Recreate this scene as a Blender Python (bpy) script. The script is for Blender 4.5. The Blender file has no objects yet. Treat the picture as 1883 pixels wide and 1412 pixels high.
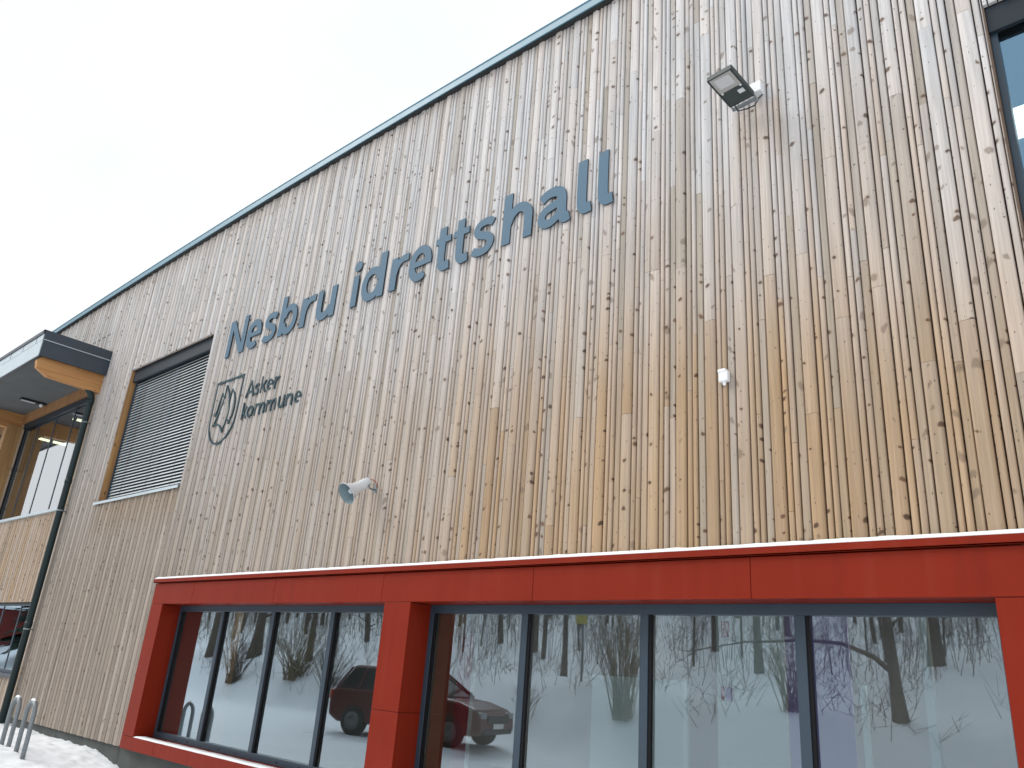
import bpy, bmesh, math, random
import numpy as np
from mathutils import Vector, Matrix, noise

# ------------------------------------------------------------------ camera
sc = bpy.context.scene
col = sc.collection
CAMROT = ((0.74304607, 0.18425622, 0.64337561),
          (0.66525937, -0.30806049, -0.68009463),
          (0.07288694, 0.9333533, -0.35148132))
CAM = Vector((0.0, -6.0, 1.62))
cd = bpy.data.cameras.new("camera")
cam = bpy.data.objects.new("camera", cd)
col.objects.link(cam)
cam.matrix_world = Matrix.Translation(CAM) @ Matrix(CAMROT).to_4x4()
cd.sensor_fit = 'HORIZONTAL'
cd.sensor_width = 36.0
cd.lens = 1440.507 / 1883.0 * 36.0
cd.clip_start = 0.05
cd.clip_end = 1000.0
sc.camera = cam

# ------------------------------------------------------------------ sky, sun, exposure
w = bpy.data.worlds.new("World")
sc.world = w
w.use_nodes = True
nt = w.node_tree
nt.nodes.clear()
SUN_EL, SUN_AZ = 42.0, 232.0        # degrees; azimuth clockwise from +Y
sky = nt.nodes.new('ShaderNodeTexSky')
sky.sky_type = 'NISHITA'
sky.sun_disc = False
sky.sun_elevation = math.radians(SUN_EL)
sky.sun_rotation = math.radians(SUN_AZ)
sky.air_density = 1.0
sky.dust_density = 3.0
tc = nt.nodes.new('ShaderNodeTexCoord')
nz = nt.nodes.new('ShaderNodeTexNoise')
nz.inputs['Scale'].default_value = 1.6
nz.inputs['Detail'].default_value = 5.0
nz.inputs['Roughness'].default_value = 0.55
rp = nt.nodes.new('ShaderNodeValToRGB')
rp.color_ramp.elements[0].position = 0.30
rp.color_ramp.elements[0].color = (11.8, 12.3, 12.8, 1)
rp.color_ramp.elements[1].position = 0.62
rp.color_ramp.elements[1].color = (13.2, 13.3, 13.3, 1)
mx = nt.nodes.new('ShaderNodeMix')
mx.data_type = 'RGBA'
mx.inputs[0].default_value = 0.93
bg = nt.nodes.new('ShaderNodeBackground')
bg.inputs['Strength'].default_value = 0.1
wo = nt.nodes.new('ShaderNodeOutputWorld')
nt.links.new(tc.outputs['Generated'], nz.inputs['Vector'])
nt.links.new(nz.outputs['Fac'], rp.inputs['Fac'])
nt.links.new(sky.outputs['Color'], mx.inputs[6])
nt.links.new(rp.outputs['Color'], mx.inputs[7])
nt.links.new(mx.outputs[2], bg.inputs['Color'])
nt.links.new(bg.outputs['Background'], wo.inputs['Surface'])

sl = bpy.data.lights.new("sun", 'SUN')
sl.energy = 2.1
sl.angle = math.radians(32)
sl.color = (1.0, 0.96, 0.90)
sun = bpy.data.objects.new("sun", sl)
col.objects.link(sun)
_az, _el = math.radians(SUN_AZ), math.radians(SUN_EL)
sdir = Vector((math.sin(_az) * math.cos(_el), math.cos(_az) * math.cos(_el), math.sin(_el)))
sun.rotation_euler = sdir.to_track_quat('Z', 'Y').to_euler()
sun.location = sdir * 30

sc.view_settings.view_transform = 'Standard'
sc.view_settings.look = 'None'
sc.view_settings.gamma = 1.0
sc.view_settings.exposure = -0.22
sc.view_settings.use_curve_mapping = False
sc.cycles.max_bounces = 8
sc.cycles.transparent_max_bounces = 12
sc.cycles.caustics_reflective = False
sc.cycles.caustics_refractive = False

R = random.Random(11)

# ------------------------------------------------------------------ materials
def principled(name, base, rough=0.6, metal=0.0, noise_amt=0.0, noise_scale=8.0, bump=0.0, spec=0.5,
               emit=None, es=0.0):
    m = bpy.data.materials.new(name)
    m.use_nodes = True
    t = m.node_tree
    b = t.nodes['Principled BSDF']
    b.inputs['Base Color'].default_value = (*base, 1)
    b.inputs['Roughness'].default_value = rough
    b.inputs['Metallic'].default_value = metal
    b.inputs['Specular IOR Level'].default_value = spec
    if emit:
        b.inputs['Emission Color'].default_value = (*emit, 1)
        b.inputs['Emission Strength'].default_value = es
    c = t.nodes.new('ShaderNodeTexCoord')
    if noise_amt > 0 or bump > 0:
        n = t.nodes.new('ShaderNodeTexNoise')
        n.inputs['Scale'].default_value = noise_scale
        n.inputs['Detail'].default_value = 6
        n.inputs['Roughness'].default_value = 0.6
        t.links.new(c.outputs['Object'], n.inputs['Vector'])
        if noise_amt > 0:
            mr = t.nodes.new('ShaderNodeMapRange')
            mr.inputs[1].default_value = 0.3
            mr.inputs[2].default_value = 0.7
            mr.inputs[3].default_value = 1 - noise_amt
            mr.inputs[4].default_value = 1 + noise_amt
            h = t.nodes.new('ShaderNodeVectorMath')
            h.operation = 'SCALE'
            h.inputs[0].default_value = base
            t.links.new(n.outputs['Fac'], mr.inputs[0])
            t.links.new(mr.outputs[0], h.inputs['Scale'])
            t.links.new(h.outputs[0], b.inputs['Base Color'])
            mr2 = t.nodes.new('ShaderNodeMapRange')
            mr2.inputs[3].default_value = max(0.02, rough - 0.08)
            mr2.inputs[4].default_value = min(1.0, rough + 0.10)
            t.links.new(n.outputs['Fac'], mr2.inputs[0])
            t.links.new(mr2.outputs[0], b.inputs['Roughness'])
        if bump > 0:
            bp = t.nodes.new('ShaderNodeBump')
            bp.inputs['Strength'].default_value = 1.0
            bp.inputs['Distance'].default_value = bump
            t.links.new(n.outputs['Fac'], bp.inputs['Height'])
            t.links.new(bp.outputs[0], b.inputs['Normal'])
    return m

def math_node(t, op, a, b=None, clamp=False):
    n = t.nodes.new('ShaderNodeMath')
    n.operation = op
    n.use_clamp = clamp
    for i, v in enumerate((a, b)):
        if v is None:
            continue
        if isinstance(v, (int, float)):
            n.inputs[i].default_value = v
        else:
            t.links.new(v, n.inputs[i])
    return n.outputs[0]

def maprange(t, v, a, b, c=0.0, d=1.0, smooth=True):
    n = t.nodes.new('ShaderNodeMapRange')
    if smooth:
        n.interpolation_type = 'SMOOTHSTEP'
    for i, k in enumerate((a, b, c, d)):
        if isinstance(k, (int, float)):
            n.inputs[i + 1].default_value = k
        else:
            t.links.new(k, n.inputs[i + 1])
    t.links.new(v, n.inputs[0])
    return n.outputs[0]

def mixcol(t, fac, a, b, mode='MIX'):
    n = t.nodes.new('ShaderNodeMix')
    n.data_type = 'RGBA'
    n.blend_type = mode
    n.clamp_factor = True
    for i, v in ((0, fac), (6, a), (7, b)):
        if isinstance(v, (int, float)):
            n.inputs[i].default_value = v
        elif isinstance(v, tuple):
            n.inputs[i].default_value = (*v, 1)
        else:
            t.links.new(v, n.inputs[i])
    return n.outputs[2]

def wood_cladding(name, weather=True):
    """Board cladding. UV: u = metres across the board, v = metres along it (own offset per board).
    Colour attribute 'board': r, g random per piece, b = board kind."""
    m = bpy.data.materials.new(name)
    m.use_nodes = True
    t = m.node_tree
    b = t.nodes['Principled BSDF']
    b.inputs['Roughness'].default_value = 0.72
    b.inputs['Specular IOR Level'].default_value = 0.25
    tc = t.nodes.new('ShaderNodeTexCoord')
    at = t.nodes.new('ShaderNodeAttribute')
    at.attribute_name = 'board'
    sp = t.nodes.new('ShaderNodeSeparateColor')
    t.links.new(at.outputs['Color'], sp.inputs[0])
    r1, r2, kind = sp.outputs[0], sp.outputs[1], sp.outputs[2]
    pos = t.nodes.new('ShaderNodeSeparateXYZ')
    t.links.new(tc.outputs['Object'], pos.inputs[0])
    X, Z = math_node(t, 'SUBTRACT', pos.outputs[0], 10.0), pos.outputs[2]     # the hall's origin is at x = -10
    uv = t.nodes.new('ShaderNodeSeparateXYZ')
    t.links.new(tc.outputs['UV'], uv.inputs[0])
    U, V = uv.outputs[0], uv.outputs[1]

    def uvn(su, sv, scale=1.0, detail=4.0, rough=0.55):
        cb = t.nodes.new('ShaderNodeCombineXYZ')
        t.links.new(math_node(t, 'MULTIPLY', U, su), cb.inputs[0])
        t.links.new(math_node(t, 'MULTIPLY', V, sv), cb.inputs[1])
        t.links.new(math_node(t, 'MULTIPLY', r1, 40.0), cb.inputs[2])
        n = t.nodes.new('ShaderNodeTexNoise')
        n.inputs['Scale'].default_value = scale
        n.inputs['Detail'].default_value = detail
        n.inputs['Roughness'].default_value = rough
        t.links.new(cb.outputs[0], n.inputs['Vector'])
        return n.outputs['Fac']

    grain = uvn(60, 1.3, 1.0, 5)
    grain2 = uvn(16, 0.45, 1.0, 3)
    blot = uvn(9, 1.1, 1.0, 3)
    # weathering: fresh tan low down, silver-grey higher up; every board has its own pace
    big = t.nodes.new('ShaderNodeTexNoise')
    big.inputs['Scale'].default_value = 0.35
    big.inputs['Detail'].default_value = 3
    t.links.new(tc.outputs['Object'], big.inputs['Vector'])
    if weather:
        g = maprange(t, Z, 2.6, 8.0, 0.0, 1.0)
        g = math_node(t, 'ADD', g, maprange(t, X, -16.0, 0.0, 0.20, -0.04, smooth=False))
        g = math_node(t, 'ADD', g, math_node(t, 'MULTIPLY', math_node(t, 'SUBTRACT', r1, 0.5), 0.34))
        g = math_node(t, 'ADD', g, math_node(t, 'MULTIPLY', math_node(t, 'SUBTRACT', big.outputs['Fac'], 0.5), 0.6))
        g = math_node(t, 'ADD', g, math_node(t, 'MULTIPLY', math_node(t, 'SUBTRACT', blot, 0.5), 0.25))
        lowleft = maprange(t, X, -15.0, -3.5, 0.85, 0.0)
        lowleft = math_node(t, 'MULTIPLY', lowleft, maprange(t, Z, 2.2, 9.0, 1.0, 0.12))
        g = math_node(t, 'ADD', g, lowleft)
        g = math_node(t, 'ADD', g, 0.0, clamp=True)
        # sheltered strips: under the blind window's sill and right under the roof edge
        s1 = math_node(t, 'MULTIPLY', maprange(t, X, -17.1, -16.9, 0, 1), maprange(t, X, -13.45, -13.3, 1, 0))
        s1 = math_node(t, 'MULTIPLY', s1, math_node(t, 'MULTIPLY', maprange(t, Z, 3.3, 4.2, 0, 0.7), maprange(t, Z, 4.3, 4.4, 1, 0)))
        g = math_node(t, 'SUBTRACT', g, s1)
        s3 = math_node(t, 'MULTIPLY', maprange(t, X, -2.92, -2.85, 0, 1), maprange(t, X, -2.45, -2.36, 1, 0))
        s3 = math_node(t, 'MULTIPLY', s3, math_node(t, 'MULTIPLY', maprange(t, Z, 6.1, 6.9, 0, 0.32), maprange(t, Z, 7.0, 7.1, 1, 0)))
        g = math_node(t, 'SUBTRACT', g, s3)
        s4 = maprange(t, Z, 9.2, 9.6, 0.0, 0.22)
        g = math_node(t, 'SUBTRACT', g, s4)
    else:
        g = math_node(t, 'ADD', math_node(t, 'MULTIPLY', math_node(t, 'SUBTRACT', r1, 0.5), 0.5), 0.22)
    g = math_node(t, 'ADD', g, 0.0, clamp=True)
    tanA = mixcol(t, r2, (0.445, 0.308, 0.192), (0.450, 0.335, 0.236))
    tanB = mixcol(t, maprange(t, grain2, 0.35, 0.65), tanA, (0.38, 0.25, 0.13))
    tan_ = mixcol(t, 0.40, tanA, tanB)
    gry = mixcol(t, r2, (0.610, 0.615, 0.628), (0.630, 0.588, 0.565))
    gry = mixcol(t, math_node(t, 'MULTIPLY', maprange(t, blot, 0.42, 0.72), 0.45), gry, (0.47, 0.485, 0.50))
    c = mixcol(t, g, tan_, gry)
    if weather:
        c = mixcol(t, math_node(t, 'MULTIPLY', lowleft, 1.0), c, mixcol(t, r2, (0.285, 0.224, 0.170), (0.335, 0.276, 0.224)))
    # the narrow, recessed kind is greener and duller
    dull = mixcol(t, r1, (0.310, 0.272, 0.215), (0.41, 0.375, 0.335))
    c = mixcol(t, math_node(t, 'MULTIPLY', kind, maprange(t, r2, 0.0, 1.0, 0.20, 0.70)), c, dull)
    # grain
    gr = math_node(t, 'MULTIPLY', maprange(t, grain, 0.30, 0.70, 0.85, 1.08), maprange(t, grain2, 0.25, 0.75, 0.93, 1.05))
    h = t.nodes.new('ShaderNodeVectorMath')
    h.operation = 'SCALE'
    t.links.new(c, h.inputs[0])
    t.links.new(gr, h.inputs['Scale'])
    c = h.outputs[0]
    per = maprange(t, math_node(t, 'FRACT', math_node(t, 'MULTIPLY', r1, 17.3)), 0, 1, 0.88, 1.05, smooth=False)
    h = t.nodes.new('ShaderNodeVectorMath')
    h.operation = 'SCALE'
    t.links.new(c, h.inputs[0])
    t.links.new(per, h.inputs['Scale'])
    c = h.outputs[0]

    fine = uvn(70, 60, 1.0, 2)
    # knots
    def knots(cu, cv, keep, rmin, rmax, warp):
        cb = t.nodes.new('ShaderNodeCombineXYZ')
        wu = math_node(t, 'ADD', math_node(t, 'MULTIPLY', U, 1.0 / cu), math_node(t, 'MULTIPLY', r1, 31.7))
        wu = math_node(t, 'ADD', wu, math_node(t, 'MULTIPLY', fine, 0.16))
        wv = math_node(t, 'ADD', math_node(t, 'MULTIPLY', V, 1.0 / cv), math_node(t, 'MULTIPLY', blot, warp))
        wv = math_node(t, 'ADD', wv, math_node(t, 'MULTIPLY', math_node(t, 'MULTIPLY', U, 7.0), math_node(t, 'SUBTRACT', r2, 0.5)))
        t.links.new(wu, cb.inputs[0])
        t.links.new(wv, cb.inputs[1])
        vo = t.nodes.new('ShaderNodeTexVoronoi')
        vo.voronoi_dimensions = '2D'
        vo.inputs['Scale'].default_value = 1.0
        vo.inputs['Randomness'].default_value = 0.9
        t.links.new(cb.outputs[0], vo.inputs['Vector'])
        s = t.nodes.new('ShaderNodeSeparateColor')
        t.links.new(vo.outputs['Color'], s.inputs[0])
        rad = maprange(t, s.outputs[1], 0, 1, rmin, rmax, smooth=False)
        on = maprange(t, s.outputs[0], keep, keep + 0.01, 1.0, 0.0)
        edge = math_node(t, 'DIVIDE', vo.outputs['Distance'], rad)
        k = maprange(t, edge, 0.55, 1.15, 1.0, 0.0)
        ring = maprange(t, edge, 0.7, 2.4, 1.0, 0.0)
        return math_node(t, 'MULTIPLY', k, on), math_node(t, 'MULTIPLY', ring, on), s.outputs[2]
    k1, ring1, kr = knots(0.105, 0.095, 0.13, 0.06, 0.28, 0.9)
    k3, _, _ = knots(0.15, 0.17, 0.10, 0.08, 0.28, 1.4)
    k2, _, _ = knots(0.045, 0.10, 0.22, 0.05, 0.12, 0.4)
    kc = mixcol(t, kr, (0.055, 0.030, 0.022), (0.15, 0.085, 0.05))
    kc = mixcol(t, math_node(t, 'MULTIPLY', g, 0.35), kc, (0.19, 0.175, 0.165))
    c = mixcol(t, math_node(t, 'MULTIPLY', ring1, 0.16), c, (0.30, 0.18, 0.10))
    c = mixcol(t, math_node(t, 'MULTIPLY', k1, 0.95), c, kc)
    c = mixcol(t, math_node(t, 'MULTIPLY', k2, 0.80), c, (0.085, 0.06, 0.045))
    c = mixcol(t, math_node(t, 'MULTIPLY', k3, 0.60), c, (0.16, 0.115, 0.085))
    # slanting spike streaks that some knots leave
    st = uvn(7, 5.5, 1.0, 2)
    stm = math_node(t, 'MULTIPLY', maprange(t, st, 0.72, 0.78), 0.35)
    c = mixcol(t, stm, c, (0.22, 0.165, 0.13))
    t.links.new(c, b.inputs['Base Color'])
    bp = t.nodes.new('ShaderNodeBump')
    bp.inputs['Distance'].default_value = 0.0012
    bp.inputs['Strength'].default_value = 0.7
    t.links.new(grain, bp.inputs['Height'])
    t.links.new(bp.outputs[0], b.inputs['Normal'])
    return m

def timber(name, a, bcol, axis=2, knots=True):
    m = bpy.data.materials.new(name)
    m.use_nodes = True
    t = m.node_tree
    b = t.nodes['Principled BSDF']
    b.inputs['Roughness'].default_value = 0.6
    tc = t.nodes.new('ShaderNodeTexCoord')
    mp = t.nodes.new('ShaderNodeMapping')
    s = [14.0, 14.0, 14.0]
    s[axis] = 0.8
    mp.inputs['Scale'].default_value = s
    t.links.new(tc.outputs['Object'], mp.inputs[0])
    n = t.nodes.new('ShaderNodeTexNoise')
    n.inputs['Scale'].default_value = 1.0
    n.inputs['Detail'].default_value = 5
    n.inputs['Distortion'].default_value = 0.6
    t.links.new(mp.outputs[0], n.inputs['Vector'])
    c = mixcol(t, maprange(t, n.outputs['Fac'], 0.3, 0.7), a, bcol)
    if knots:
        mp2 = t.nodes.new('ShaderNodeMapping')
        s2 = [9.0, 9.0, 9.0]
        s2[axis] = 4.0
        mp2.inputs['Scale'].default_value = s2
        t.links.new(tc.outputs['Object'], mp2.inputs[0])
        vo = t.nodes.new('ShaderNodeTexVoronoi')
        vo.inputs['Scale'].default_value = 1.0
        t.links.new(mp2.outputs[0], vo.inputs['Vector'])
        sc_ = t.nodes.new('ShaderNodeSeparateColor')
        t.links.new(vo.outputs['Color'], sc_.inputs[0])
        k = math_node(t, 'MULTIPLY', maprange(t, vo.outputs['Distance'], 0.10, 0.2, 1, 0), maprange(t, sc_.outputs[0], 0.35, 0.36, 1, 0))
        c = mixcol(t, math_node(t, 'MULTIPLY', k, 0.8), c, (0.06, 0.03, 0.015))
    t.links.new(c, b.inputs['Base Color'])
    return m

def glass_mat(name, tint=(0.80, 0.92, 0.96), lo=0.27, gain=1.25, wav=0.0012):
    m = bpy.data.materials.new(name)
    m.use_nodes = True
    t = m.node_tree
    t.nodes.clear()
    o = t.nodes.new('ShaderNodeOutputMaterial')
    ms = t.nodes.new('ShaderNodeMixShader')
    tr = t.nodes.new('ShaderNodeBsdfTransparent')
    tr.inputs['Color'].default_value = (0.80, 0.86, 0.86, 1)
    gl = t.nodes.new('ShaderNodeBsdfGlossy')
    gl.inputs['Color'].default_value = (*tint, 1)
    gl.inputs['Roughness'].default_value = 0.014
    fr = t.nodes.new('ShaderNodeFresnel')
    fr.inputs['IOR'].default_value = 1.5
    geo = t.nodes.new('ShaderNodeNewGeometry')
    f = math_node(t, 'MINIMUM', math_node(t, 'ADD', math_node(t, 'MULTIPLY', fr.outputs[0], gain), lo), 0.62)
    f = math_node(t, 'MULTIPLY', f, math_node(t, 'SUBTRACT', 1.0, geo.outputs['Backfacing']), clamp=True)
    tcn = t.nodes.new('ShaderNodeTexCoord')
    n = t.nodes.new('ShaderNodeTexNoise')
    n.inputs['Scale'].default_value = 1.1
    n.inputs['Detail'].default_value = 1
    n.noise_dimensions = '4D'
    oi = t.nodes.new('ShaderNodeObjectInfo')
    t.links.new(math_node(t, 'MULTIPLY', oi.outputs['Random'], 40.0), n.inputs['W'])
    t.links.new(tcn.outputs['Object'], n.inputs['Vector'])
    bp = t.nodes.new('ShaderNodeBump')
    bp.inputs['Distance'].default_value = wav
    bp.inputs['Strength'].default_value = 1.0
    t.links.new(n.outputs['Fac'], bp.inputs['Height'])
    t.links.new(bp.outputs[0], gl.inputs['Normal'])
    t.links.new(f, ms.inputs[0])
    t.links.new(tr.outputs[0], ms.inputs[1])
    t.links.new(gl.outputs[0], ms.inputs[2])
    t.links.new(ms.outputs[0], o.inputs['Surface'])
    return m

def red_panel(name):
    m = principled(name, (0.212, 0.0180, 0.0065), 0.45, noise_amt=0.07, noise_scale=1.1, spec=0.13)
    t = m.node_tree
    b = t.nodes['Principled BSDF']
    src = b.inputs['Base Color'].links[0].from_socket
    tc = t.nodes.new('ShaderNodeTexCoord')
    mp = t.nodes.new('ShaderNodeMapping')
    mp.inputs['Scale'].default_value = (7.0, 7.0, 0.55)
    n = t.nodes.new('ShaderNodeTexNoise')
    n.inputs['Scale'].default_value = 1.0
    n.inputs['Detail'].default_value = 5
    t.links.new(tc.outputs['Object'], mp.inputs[0])
    t.links.new(mp.outputs[0], n.inputs['Vector'])
    # faint water runs and dust on the coating
    c = mixcol(t, maprange(t, n.outputs['Fac'], 0.50, 0.75, 0.0, 0.08), src, (0.30, 0.10, 0.075))
    c = mixcol(t, maprange(t, n.outputs['Fac'], 0.48, 0.25, 0.0, 0.25), c, (0.13, 0.013, 0.008))
    t.links.new(c, b.inputs['Base Color'])
    return m

M = dict(
    clad=wood_cladding("weathered_pine_boards"),
    clad2=wood_cladding("sheltered_pine_boards", weather=False),
    gap=principled("dark_batten_gap", (0.016, 0.010, 0.006), 0.9),
    red=red_panel("red_coated_panel"),
    steel_roof=principled("blue_grey_coated_steel", (0.105, 0.235, 0.315), 0.42, noise_amt=0.05, noise_scale=2),
    frame=principled("anthracite_frame", (0.030, 0.052, 0.076), 0.38, noise_amt=0.06, noise_scale=3),
    darksteel=principled("dark_slate_steel", (0.035, 0.048, 0.066), 0.40, noise_amt=0.10, noise_scale=2),
    palesteel=principled("pale_steel_and_sheen", (0.50, 0.58, 0.63), 0.40, noise_amt=0.06, noise_scale=2),  # pale base also carries the sky sheen of the canopy front
    letter=principled("sign_blue_grey", (0.074, 0.146, 0.212), 0.55, noise_amt=0.03, noise_scale=2, spec=0.2),
    crest=principled("sign_dark_slate", (0.028, 0.062, 0.078), 0.6, spec=0.2),
    letterside=principled("sign_edge", (0.02, 0.03, 0.04), 0.6),
    snow=principled("snow", (0.865, 0.90, 0.945), 0.75, noise_amt=0.02, noise_scale=5, bump=0.004, spec=0.3),
    concrete=principled("plinth_concrete", (0.075, 0.084, 0.080), 0.85, noise_amt=0.22, noise_scale=3.0, bump=0.002),
    beam=timber("glulam", (0.52, 0.27, 0.10), (0.40, 0.185, 0.06), axis=1),
    post=timber("glulam_post", (0.42, 0.25, 0.105), (0.32, 0.17, 0.065), axis=2),
    jamb=timber("pine_lining", (0.42, 0.235, 0.09), (0.30, 0.15, 0.05), axis=2),
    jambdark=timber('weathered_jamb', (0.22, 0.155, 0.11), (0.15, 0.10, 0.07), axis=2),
    header=timber("pine_header", (0.36, 0.185, 0.075), (0.25, 0.12, 0.045), axis=2, knots=False),
    soffit=principled("grey_soffit", (0.105, 0.115, 0.120), 0.8, noise_amt=0.15, noise_scale=2.5),
    blind=principled("aluminium_slats", (0.62, 0.68, 0.72), 0.35, metal=0.2, noise_amt=0.04),
    boxdark=principled('dark_blind_box', (0.018, 0.026, 0.036), 0.5, spec=0.25),
    shade_strip=principled('black_shade_strip', (0.006, 0.006, 0.008), 0.6, spec=0.2),
    white=principled("white_plastic", (0.80, 0.82, 0.84), 0.4),
    whitewarm=principled("grey_white_plastic", (0.62, 0.65, 0.68), 0.45, noise_amt=0.05, noise_scale=20),
    horn_in=principled("horn_inside_grey", (0.17, 0.24, 0.27), 0.5),
    black=principled("black_plastic", (0.018, 0.020, 0.022), 0.5),
    flood=principled("floodlight_casting", (0.030, 0.042, 0.044), 0.5, noise_amt=0.1, noise_scale=20),
    lens=principled("floodlight_glass", (0.36, 0.36, 0.35), 0.15),
    reflector=principled("floodlight_reflector", (0.62, 0.64, 0.68), 0.25, metal=0.4),
    redwire=principled("red_wire", (0.35, 0.03, 0.02), 0.5),
    galv=principled("galvanised_steel", (0.22, 0.25, 0.27), 0.45, metal=0.4, noise_amt=0.15, noise_scale=25),
    glass=glass_mat("solar_glass", tint=(0.75, 0.90, 1.0), lo=0.10, gain=4.0),
    glass_up=glass_mat("upper_glass", tint=(0.95, 0.98, 1.0), lo=0.20, gain=1.9),
    glass_dim=glass_mat('dim_glass', lo=0.04, gain=0.7),
    glass_blue=glass_mat("blue_solar_glass", tint=(0.42, 0.72, 1.0), lo=0.30, gain=1.6),
    floor=principled("interior_floor", (0.14, 0.12, 0.10), 0.5, noise_amt=0.1),
    inwall=principled("interior_plaster", (0.52, 0.50, 0.52), 0.9, noise_amt=0.04, noise_scale=2),
    inwall_w=principled("interior_white", (0.72, 0.74, 0.76), 0.8),
    inwood=principled("interior_timber", (0.20, 0.11, 0.055), 0.6, noise_amt=0.2, noise_scale=2),
    purple=principled("lilac_wall", (0.34, 0.24, 0.55), 0.9),
    inred=principled("interior_red", (0.34, 0.015, 0.02), 0.6),
    yellow=principled("sign_yellow", (0.55, 0.48, 0.10), 0.6),
    lamp=principled("lit_diffuser", (0.8, 0.8, 0.7), 0.5, emit=(1.0, 0.90, 0.62), es=5.0),
    fill_lamp=principled("room_fill_diffuser", (0.8, 0.8, 0.8), 0.5, emit=(1.0, 0.95, 0.86), es=20.0),  # glow of the fill lamps added to the ground-floor rooms
    pipe=principled("dark_green_grey_pipe", (0.013, 0.027, 0.030), 0.45, spec=0.3),
    lampw=principled("lit_diffuser_white", (0.8, 0.8, 0.8), 0.5, emit=(0.98, 1.0, 1.0), es=4.0),
    bark=principled("bark", (0.105, 0.085, 0.064), 0.9, noise_amt=0.35, noise_scale=9, bump=0.01),
    twig=principled("twigs", (0.105, 0.085, 0.060), 0.9, noise_amt=0.3, noise_scale=3),
    shrub=principled("ochre_twigs", (0.22, 0.175, 0.10), 0.9, noise_amt=0.3, noise_scale=3),
    carred=principled("car_red_paint", (0.085, 0.006, 0.006), 0.22),
    carglass=principled("car_glass", (0.012, 0.014, 0.016), 0.06),
    tyre=principled("tyre_rubber", (0.02, 0.02, 0.02), 0.85),
    rim=principled("wheel_rim", (0.14, 0.145, 0.15), 0.35, metal=0.6),
    headlight=principled("headlight_glass", (0.25, 0.27, 0.28), 0.15),
    taillight=principled("tail_light_glass", (0.42, 0.06, 0.02), 0.2),
    needles=principled('spruce_needles', (0.022, 0.042, 0.026), 0.9, noise_amt=0.4, noise_scale=3),
    shedred=principled('falu_red_boards', (0.16, 0.022, 0.016), 0.85, noise_amt=0.2, noise_scale=4),
    plate=principled("number_plate", (0.7, 0.7, 0.68), 0.5),
)

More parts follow.
